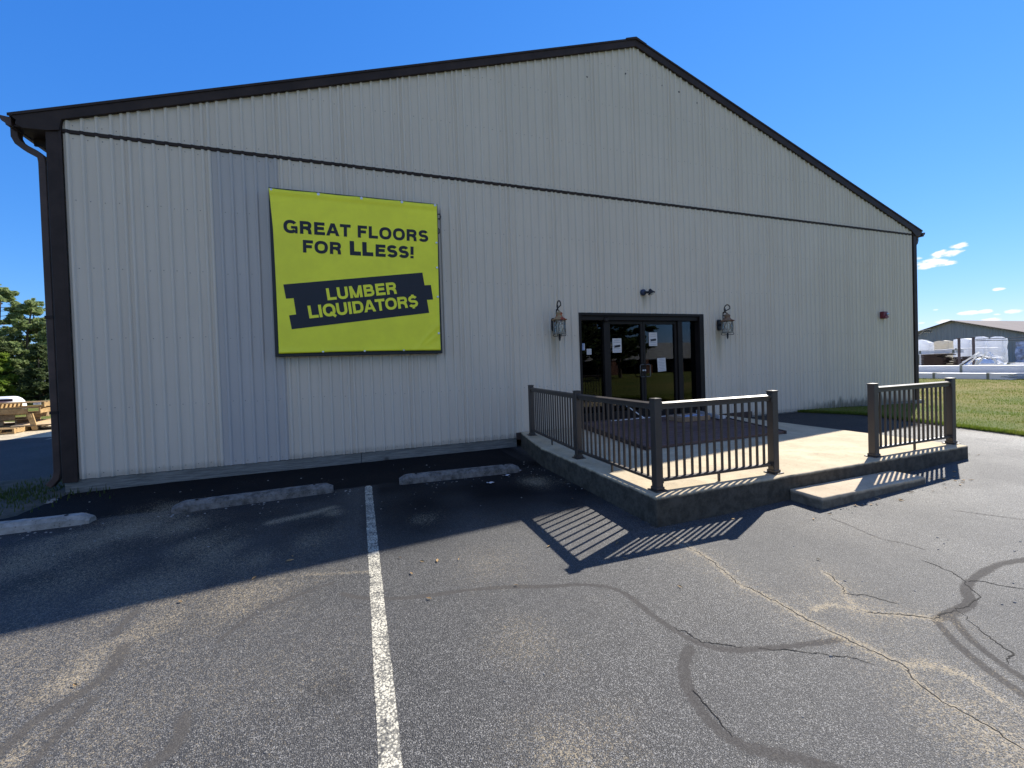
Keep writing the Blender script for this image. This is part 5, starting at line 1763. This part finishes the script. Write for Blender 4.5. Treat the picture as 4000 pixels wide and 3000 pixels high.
tank = thing('propane_tank', (-12.9, 20.2, GZ0), 'white domed horizontal gas tank behind the pallet stack', 'tank')
prof = []
for i in range(9):
    a = PI / 2 * i / 8
    prof.append((.50 * math.sin(a) + .001, -1.45 - .34 * math.cos(a)))
for i in range(9):
    a = PI / 2 * (1 - i / 8)
    prof.append((.50 * math.sin(a) + .001, 1.45 + .34 * math.cos(a)))
mb = MB().lathe(prof, (0, 0, 0), 28, 'x')
mt = Matrix.Translation((-13.548, 20.319, 0.137)) @ Matrix.Rotation(math.radians(-12), 4, 'Z')
mb.v = [tuple(mt @ Vector(v)) for v in mb.v]
mb.build('shell', 'tank', tank, smooth=True)
mb = MB().lathe([(.16, .44), (.17, .50), (.13, .56), (.04, .58)], (0, 0, 0), 16)
mb.v = [tuple(mt @ Vector(v)) for v in mb.v]
mb.build('valve_dome', 'tank', tank, smooth=True)
mb = MB().box(-1.1, -.95, -.35, .35, -.44, -.3, mt).box(.95, 1.1, -.35, .35, -.44, -.3, mt)
mb.build('cradle', 'far_wall', tank)


def leaf_mesh(name, centers, radii, n, size, mat, parent, seed, flat=.75, droop=0., at=(0, 0, 0), elong=1.):
    """many leaf-sized quads scattered through clump volumes"""
    g = np.random.default_rng(seed)
    centers = np.asarray(centers, float); radii = np.asarray(radii, float)
    wts = radii ** 2; wts /= wts.sum()
    idx = g.choice(len(centers), n, p=wts)
    d = g.normal(size=(n, 3)); d /= np.linalg.norm(d, axis=1, keepdims=True)
    r = g.random(n) ** .45
    P = centers[idx] + d * (r * radii[idx])[:, None] * np.array([1, 1, flat])
    a = g.normal(size=(n, 3)); a[:, 2] *= .5; a[:, 2] -= droop
    a /= np.linalg.norm(a, axis=1, keepdims=True)
    b = np.cross(a, g.normal(size=(n, 3))); b /= np.linalg.norm(b, axis=1, keepdims=True)
    s = size * (.6 + .8 * g.random(n))[:, None]
    a = a * s * elong; b = b * s * .5
    V = np.empty((n * 4, 3))
    V[0::4] = P - a; V[1::4] = P + b * .9; V[2::4] = P + a; V[3::4] = P - b * .9
    F = np.arange(n * 4).reshape(n, 4)
    ct = g.random(len(centers))
    tone = np.clip(.55 * ct[idx] + .45 * g.random(n), 0, 1)
    V -= np.array(at)
    o = np_mesh(name, V, F, mat, {'tone': np.repeat(tone, 4)})
    if parent: o.parent = parent
    return o


def pine(x, y, h, spread, label, seed, z=-.25, n=7000, base=.22, group='pines beyond the grass', name='pine_tree', mat='pine', size=.105):
    g = random.Random(seed)
    t = thing(name, (x, y, z), label, 'tree', group)
    mb = MB()
    tr = [Vector((x + .25 * math.sin(i * .7 + seed) * i / 6, y, z + h * i / 8)) for i in range(9)]
    mb.tube(tr, [.17 * (1 - i / 8.6) + .015 for i in range(9)], 8)
    cs, rs = [], []
    nl = int(h * 4.2)
    for i in range(nl):
        f = base + (1 - base) * (i + g.random()) / nl
        p0 = tr[0].lerp(tr[8], f); p0.x = tr[int(f * 8)].x
        L_ = spread * (1 - f) ** .62 * g.uniform(.55, 1.1) + .25
        a = g.uniform(0, 2 * PI)
        up_ = g.uniform(.05, .5) * L_
        e = p0 + Vector((math.cos(a) * L_, math.sin(a) * L_, up_))
        m = p0.lerp(e, .55) + Vector((0, 0, -.08 * L_))
        mb.tube([p0, m, e], [.045 * (1 - f) + .014, .026, .008], 5)
        for k in range(8):
            q_ = m.lerp(e, k / 7) if k else m
            cs.append(q_ + Vector((g.uniform(-.3, .3), g.uniform(-.3, .3), g.uniform(-.05, .28)))); rs.append(g.uniform(.17, .36) * (1.15 - .35 * f))
    for k in range(4):
        cs.append(tr[8] + Vector((g.uniform(-.15, .15), g.uniform(-.15, .15), -.1 + .16 * k))); rs.append(.26 - .04 * k)
    mb.build('trunk', 'bark', t)
    leaf_mesh('crown', cs, rs, n, size, mat, t, seed, .6, 0., (x, y, z), 1.25)
    return t


def cedar(x, y, h, w, label, seed, mat='cedar', z=-.25, n=9000, group='conifers beyond the grass'):
    g = random.Random(seed)
    t = thing('conifer', (x, y, z), label, 'tree', group)
    mb = MB().tube([(x, y, z), (x, y, z + h * .9)], [.10, .02], 8)
    cs, rs = [], []
    for i in range(int(h * 26)):
        f = g.random() ** 1.25
        L_ = w * (1 - f) ** .8 * g.uniform(.35, 1.08)
        a = g.uniform(0, 2 * PI)
        c = Vector((x + math.cos(a) * L_, y + math.sin(a) * L_, z + .15 + h * f - .25 * L_))
        cs.append(c); rs.append(g.uniform(.20, .40))
        if i % 5 == 0: mb.tube([(x, y, z + h * f), c], [.02, .006], 4)
    mb.build('trunk', 'bark', t)
    leaf_mesh('crown', cs, rs, n, .115, mat, t, seed, .45, .5, (x, y, z), 1.5)
    return t


pine(-23.6, 38.6, 9.0, 3.1, 'tallest shaggy pine behind the white tank', 3, n=19000)
pine(-21.5, 38.4, 7.9, 2.3, 'slimmer pine between the tallest pine and the downspout', 8, n=15000)
pine(-19.9, 39.0, 6.9, 2.0, 'shorter pine whose top shows next to the downspout', 14, n=14000)
pine(-27.5, 39.0, 9.6, 3.0, 'large pine on the far side of the tallest pine, away from the store', 21, n=6000)
pine(-17.5, 40.0, 6.6, 2.2, 'pine mostly hidden behind the downspout corner of the store', 25, n=5000)
pine(-22.6, 41.5, 7.8, 2.6, 'pine filling the gap behind the two tallest pines', 31, n=12000)
pine(-20.6, 41.8, 6.9, 2.4, 'pine behind the shorter pine next to the downspout', 32, n=12000)
cedar(-21.1, 33.6, 4.6, 1.75, 'bright yellow green conifer in front of the pines', 5, n=11000)
cedar(-23.4, 34.0, 3.9, 1.7, 'low green conifer right behind the white tank', 6, n=9000)
cedar(-19.0, 34.6, 4.2, 1.6, 'dark shaded conifer beside the downspout', 7, 'dark_leaf', n=9000)
cedar(-22.2, 36.2, 4.9, 1.9, 'dark conifer standing behind the two bright conifers', 9, 'dark_leaf', n=9000)
cs = []; rs = []
g_ = random.Random(2)
for i in range(420):
    x = g_.uniform(-34, -8); y = 37.5 + g_.uniform(-1.2, 6)
    cs.append((x, y, g_.uniform(-.2, 3.2) * (.4 + .6 * (y - 36) / 7))); rs.append(g_.uniform(.4, .9))
o = leaf_mesh('undergrowth', cs, rs, 22000, .16, 'dark_leaf', None, 77, .8)
tag(o, 'dark undergrowth along the wood edge beyond the grass', None, None, 'stuff')

# ------------------------------------------------------------------ background right: warehouse and stacked material
wh = thing('warehouse', (71, 22.2, -.4), 'long grey metal warehouse with gabled end behind the stacked white material', 'building')
wx, wy, wz, hw, ez = 71.0, 22.27, 5.0, 9.8, 1.85
mb = MB()
mb.add([(wx, wy - hw, -.5), (wx, wy + hw, -.5), (wx, wy + hw, ez), (wx, wy, wz), (wx, wy - hw, ez)], [(0, 1, 2, 3, 4)])
nrib = 90
for i in range(nrib):
    y = wy - hw + 2 * hw * (i + .5) / nrib
    zt = wz - abs(y - wy) * (wz - ez) / hw - .05
    mb.box(wx - .03, wx - .001, y - .02, y + .02, -.5, zt)
mb.add([(wx, wy - hw, -.5), (wx + 60, wy - hw, -.5), (wx + 60, wy - hw, ez), (wx, wy - hw, ez)], [(0, 1, 2, 3)])
mb.build('wall', 'far_wall', wh, fixn=False)
mb = MB()
sl = (wz - ez) / hw
for s in (-1, 1):
    yo = wy + s * (hw + .4); zo = ez - .4 * sl
    mb.add([(wx - .3, wy, wz + .06), (wx + 60, wy, wz + .06), (wx + 60, yo, zo + .06), (wx - .3, yo, zo + .06)], [(0, 1, 2, 3)])
mb.build('roof', 'far_roof', wh, fixn=False)
mb = MB()
for s in (-1, 1):
    yo = wy + s * (hw + .4); zo = ez - .4 * sl
    mb.tube([(wx - .33, wy, wz - .03), (wx - .33, yo, zo - .03)], .1, rect=(.06, .24))
mb.build('rake_trim', 'brown', wh)
MB().box(wx - .06, wx - .001, 24.6, 26.0, 1.3, 2.5).build('vent', 'brown', wh)

BG = 'bundles of white boards stacked on the lawn'


def bundle(x0, x1, y0, y1, z0, z1, label, straps, mat='vinyl_lines', group=BG, name='board_bundle', cat='bundle', stag=True, strapmat='strap_grey'):
    t = thing(name, ((x0 + x1) / 2, (y0 + y1) / 2, z0), label, cat, group)
    mb = MB()
    n = max(2, int((z1 - z0) / .045))
    for i in range(n):
        za, zb = z0 + (z1 - z0) * i / n, z0 + (z1 - z0) * (i + 1) / n - .006
        j = rnd.uniform(0, .5) if stag else rnd.uniform(0, .04)
        k = max(1, int((x1 - x0) / .22))
        for c in range(k):
            jj = j + rnd.uniform(0, .3 if stag else .02)
            xa = x0 + (x1 - x0) * c / k
            mb.box(xa + rnd.uniform(0, .006), xa + (x1 - x0) / k - .006, y0 + jj, y1 - rnd.uniform(0, .03), za, zb)
    mb.build('boards', mat, t)
    for s in straps:
        MB().box(x0 - .012, x1 + .012, s - .05, s + .05, z0 - .004, z1 + .012).build('strap', strapmat, t)
    return t


bundle(33.0, 33.7, 3.1, 11.0, -.13, .20, 'nearest long white board bundle on the lawn, two grey straps and ragged end', (6.32, 4.22, 9.4))
bundle(34.0, 34.8, .6, 11.5, -.13, .17, 'lower white board bundle lying behind the nearest bundle', (5.4,), stag=False)
bundle(33.95, 34.75, .5, 11.6, .20, .57, 'long white board bundle stacked as second tier behind the nearest bundle', (5.62, 9.0), stag=False)
bundle(36.6, 37.5, 7.15, 8.62, -.15, 1.22, 'tall stack of dark brown boards among the white bundles', (), 'brown_lumber', 'dark board stacks on the lawn', 'board_stack', 'board stack')
bundle(36.9, 37.6, 6.55, 7.25, -.15, 1.00, 'lower brown board stack between the tall brown stack and the posts', (), 'brown_lumber', 'dark board stacks on the lawn', 'board_stack', 'board stack')
bundle(36.9, 37.7, 8.58, 11.2, -.15, 1.20, 'white banded board bundle between the brown stack and the store corner', (8.9,), stag=False)
bundle(37.2, 38.0, 7.2, 11.4, 1.24, 1.44, 'thin white bundle lying across the top of the brown stack', (8.95, 7.35), stag=False)
bundle(36.2, 37.0, 3.9, 6.3, -.15, .62, 'white board bundle under the jumbled white strips', (4.7,), stag=False)


bundle(37.9, 38.2, 5.95, 7.3, -.15, 1.02, 'dark weathered board stack behind the jumbled white strips', (), 'brown_lumber', 'dark board stacks on the lawn', 'board_stack', 'board stack')


def wrapped(x, y0, y1, z0, z1, label, mat, peak=None, seed=0, name='wrapped_pallet', lean=0.):
    dp = .5
    f_ = (x - dp / 2 - CAM.x) / (37 - CAM.x)      # sizes were read off at x = 37
    y0, y1 = CAM.y + (y0 - CAM.y) * (x + dp / 2 - CAM.x) / (37 - CAM.x), CAM.y + (y1 - CAM.y) * f_
    z1 = CAM.z + (z1 - CAM.z) * f_
    t = thing(name, (x, (y0 + y1) / 2, z0), label, 'wrapped pallet', 'plastic wrapped stacks behind the bundles')
    bm = bmesh.new()
    NX, NY, NZ = 5, 14, 14
    def P(u, v, w):
        zt = z1 + (peak or 0) * math.sin(v * PI) ** 1.5 * (1 if w > .85 else 0)
        bul = .035 * abs(math.sin(w * 9 * PI / 2)) * (1 if 0 < w < 1 else 0)
        return Vector((x + (u - .5) * dp + (bul if u > .5 else -bul), y0 + (y1 - y0) * v + lean * w, z0 + (zt - z0) * w))
    mb = MB()
    def patch(fn, na, nb):
        b0 = len(mb.v)
        for i in range(na + 1):
            for j in range(nb + 1):
                p_ = fn(i / na, j / nb)
                p_ += Vector((noise.noise(p_ * 3 + Vector((seed, 0, 0))), noise.noise(p_ * 3 + Vector((0, seed, 0))), .7 * noise.noise(p_ * 3 + Vector((0, 0, seed))))) * .05
                mb.v.append(tuple(p_))
        for i in range(na):
            for j in range(nb):
                k = b0 + i * (nb + 1) + j
                mb.f.append((k, k + 1, k + nb + 2, k + nb + 1))
    patch(lambda a, b: P(0, a, b), NY, NZ); patch(lambda a, b: P(1, a, b), NY, NZ)
    patch(lambda a, b: P(a, 0, b), NX, NZ); patch(lambda a, b: P(a, 1, b), NX, NZ)
    patch(lambda a, b: P(a, b, 1), NX, NY)
    bm.free()
    mb.build('wrap', mat, t)
    o = MB().box(x - dp / 2, x + dp / 2, y0 + .05, y1 - .05, z0 - .12, z0 - .02).build('pallet_base', 'pallet_dark', t)
    return t


wrapped(39.6, 9.30, 11.0, .0, 1.62, 'low white wrapped stack half hidden by the store corner', 'wrap_lines', 0, 1)
wrapped(39.4, 8.15, 9.45, .0, 1.92, 'white plastic wrapped stack with a peaked top', 'wrap_lines', .22, 2)
wrapped(39.5, 7.25, 8.15, .0, 1.95, 'tan and white wrapped stack in the middle of the row', 'wrap_tan', .08, 3)
wrapped(39.4, 6.35, 7.25, .0, 2.03, 'white wrapped stack between the tan stack and the brown posts', 'wrap_lines', .06, 4)
wrapped(39.5, 5.75, 6.45, .0, 2.08, 'white wrapped stack seen between the brown posts', 'wrap_lines', .08, 5)
wrapped(39.4, 5.02, 5.80, .0, 1.98, 'white wrapped stack with a rounded top behind the jumbled strips', 'wrap_lines', .12, 6)
wrapped(39.0, 2.9, 4.72, .0, 1.72, 'tall blue grey stack of wrapped bags against the warehouse', 'bagwrap', .15, 7)
for k, (y, lab) in enumerate(((6.66, 'brown post of the pair nearer the dark brown board stack'), (6.05, 'brown post of the pair nearer the jumbled white strips'))):
    t = thing('brown_post', (36.2, y, -.15), lab, 'post', 'pair of brown posts')
    MB().box(36.16, 36.25, y - .05, y + .05, -.15, 2.06).build('shaft', 'post_brown', t, bevel=.01)
    MB().box(36.145, 36.265, y - .068, y + .068, 2.0605, 2.10).build('cap', 'post_brown', t)
t = thing('pipe_bundle', (36.0, 6.3, 1.40), 'slim bundle of long white strips laid level past the brown posts', 'strip bundle')
mb = MB()
for i in range(7):
    mb.tube([(37.2 + .06 * (i % 4), 8.2 - .15 * i, 1.455 + .02 * (i // 4)), (37.2 + .06 * (i % 4), 5.45 + .10 * i, 1.475 + .02 * (i // 4))], .022, 6)
mb.build('strips', 'white_vinyl', t)
MB().box(37.15, 37.5, 7.20, 7.26, 1.435, 1.52).build('tie', 'strap_grey', t)
t = thing('overhead_cable', (40, 3, 2), 'thin dark cable running from the brown posts past the wrapped stacks', 'cable')
MB().tube([(36.3, 6.0, 1.98), (40, 4.4, 2.02), (46, 2.2, 2.35), (52, .5, 2.9)], .02, 5).tube([(36.3, 6.0, 1.90), (38, 5.0, 1.86), (39, 4.5, 1.84)], .02, 5).build('wire', 'lamp_iron', t)
sticks = [((6.55, .55), (5.62, 1.28)), ((6.45, .72), (5.55, 1.18)), ((6.25, .60), (5.75, 1.02)), ((5.95, .48), (5.35, 1.25)), ((5.40, 1.24), (4.95, .40)), ((5.72, 1.10), (4.75, .98)), ((5.60, .98), (4.70, .90)), ((5.30, 1.12), (4.45, .30)),
          ((6.05, .95), (5.02, 1.20)), ((6.60, .42), (5.80, .52)), ((5.95, .35), (5.70, .85)), ((5.20, .95), (4.78, .62))]
for i, ((ya, za), (yb, zb)) in enumerate(sticks):
    t = thing('white_strip', (35.9, (ya + yb) / 2, min(za, zb)), 'loose white vinyl strip in the jumbled heap between the bundles', 'strip', 'jumbled white strips')
    xx = 35.7 + .05 * (i % 5)
    mb = MB().tube([(xx + .3, ya, za), (xx, yb, zb)], .03, rect=(.018, .085 if i % 3 else .13))
    mb.build('strip', 'white_vinyl', t)
t = thing('plastic_sheeting', (36.3, 6.1, .5), 'crumpled blue white plastic sheeting heaped under the strips', 'sheeting')
mb = MB()
NA, NB_ = 26, 12
for i in range(NA + 1):
    for j in range(NB_ + 1):
        u, v = i / NA, j / NB_
        y = 6.75 - 1.75 * u; x = 36.1 + .9 * v
        h = .45 * math.sin(u * PI) ** .7 * math.sin(min(1, v * 1.3) * PI * .6) * (1.1 - .6 * abs(u - .35))
        z = .40 + h + .12 * noise.noise(Vector((y * 3.1, x * 3.1, 4))) + .06 * noise.noise(Vector((y * 9, x * 9, 1)))
        mb.v.append((x, y, z))
for i in range(NA):
    for j in range(NB_):
        k = i * (NB_ + 1) + j
        mb.f.append((k, k + 1, k + NB_ + 2, k + NB_ + 1))
mb.build('sheet', 'tarp', t, fixn=False)

# ------------------------------------------------------------------ across the lot, seen only as reflections in the glass
for i, (x, y, h, s, lab) in enumerate(((19.5, -24, 11, 4.6, 'big dark tree across the lot reflected in the left sidelight'), (24.2, -26, 12, 4.8, 'big dark tree across the lot reflected in the left door'), (27.6, -27.5, 9.5, 3.6, 'dark tree across the lot reflected in the right door'))):
    pine(x, y, h, s, lab, 40 + i, -.2, 9000, .10, 'trees across the lot', 'shade_tree', 'dark_leaf', .20)
lb = thing('office_building', (42, -33, -.2), 'low pale building with brick pillars across the lot, seen in the door reflection', 'building')
MB().box(28, 66, -36, -35.6, 1.55, 3.55).build('upper_wall', 'pale_wall', lb)
MB().box(28, 66, -44, -40, -.2, 1.55).build('recessed_wall', 'brown', lb)
MB().box(28, 66, -44, -36.001, 3.3, 3.5).build('roof', 'roof', lb)
for x in (31.5, 36.2, 41, 46):
    MB().box(x, x + 1.3, -36.1, -35.2, -.2, .9).box(x + .35, x + .95, -36.0, -35.4, .9005, 1.549).build('pillar', 'brick', lb)
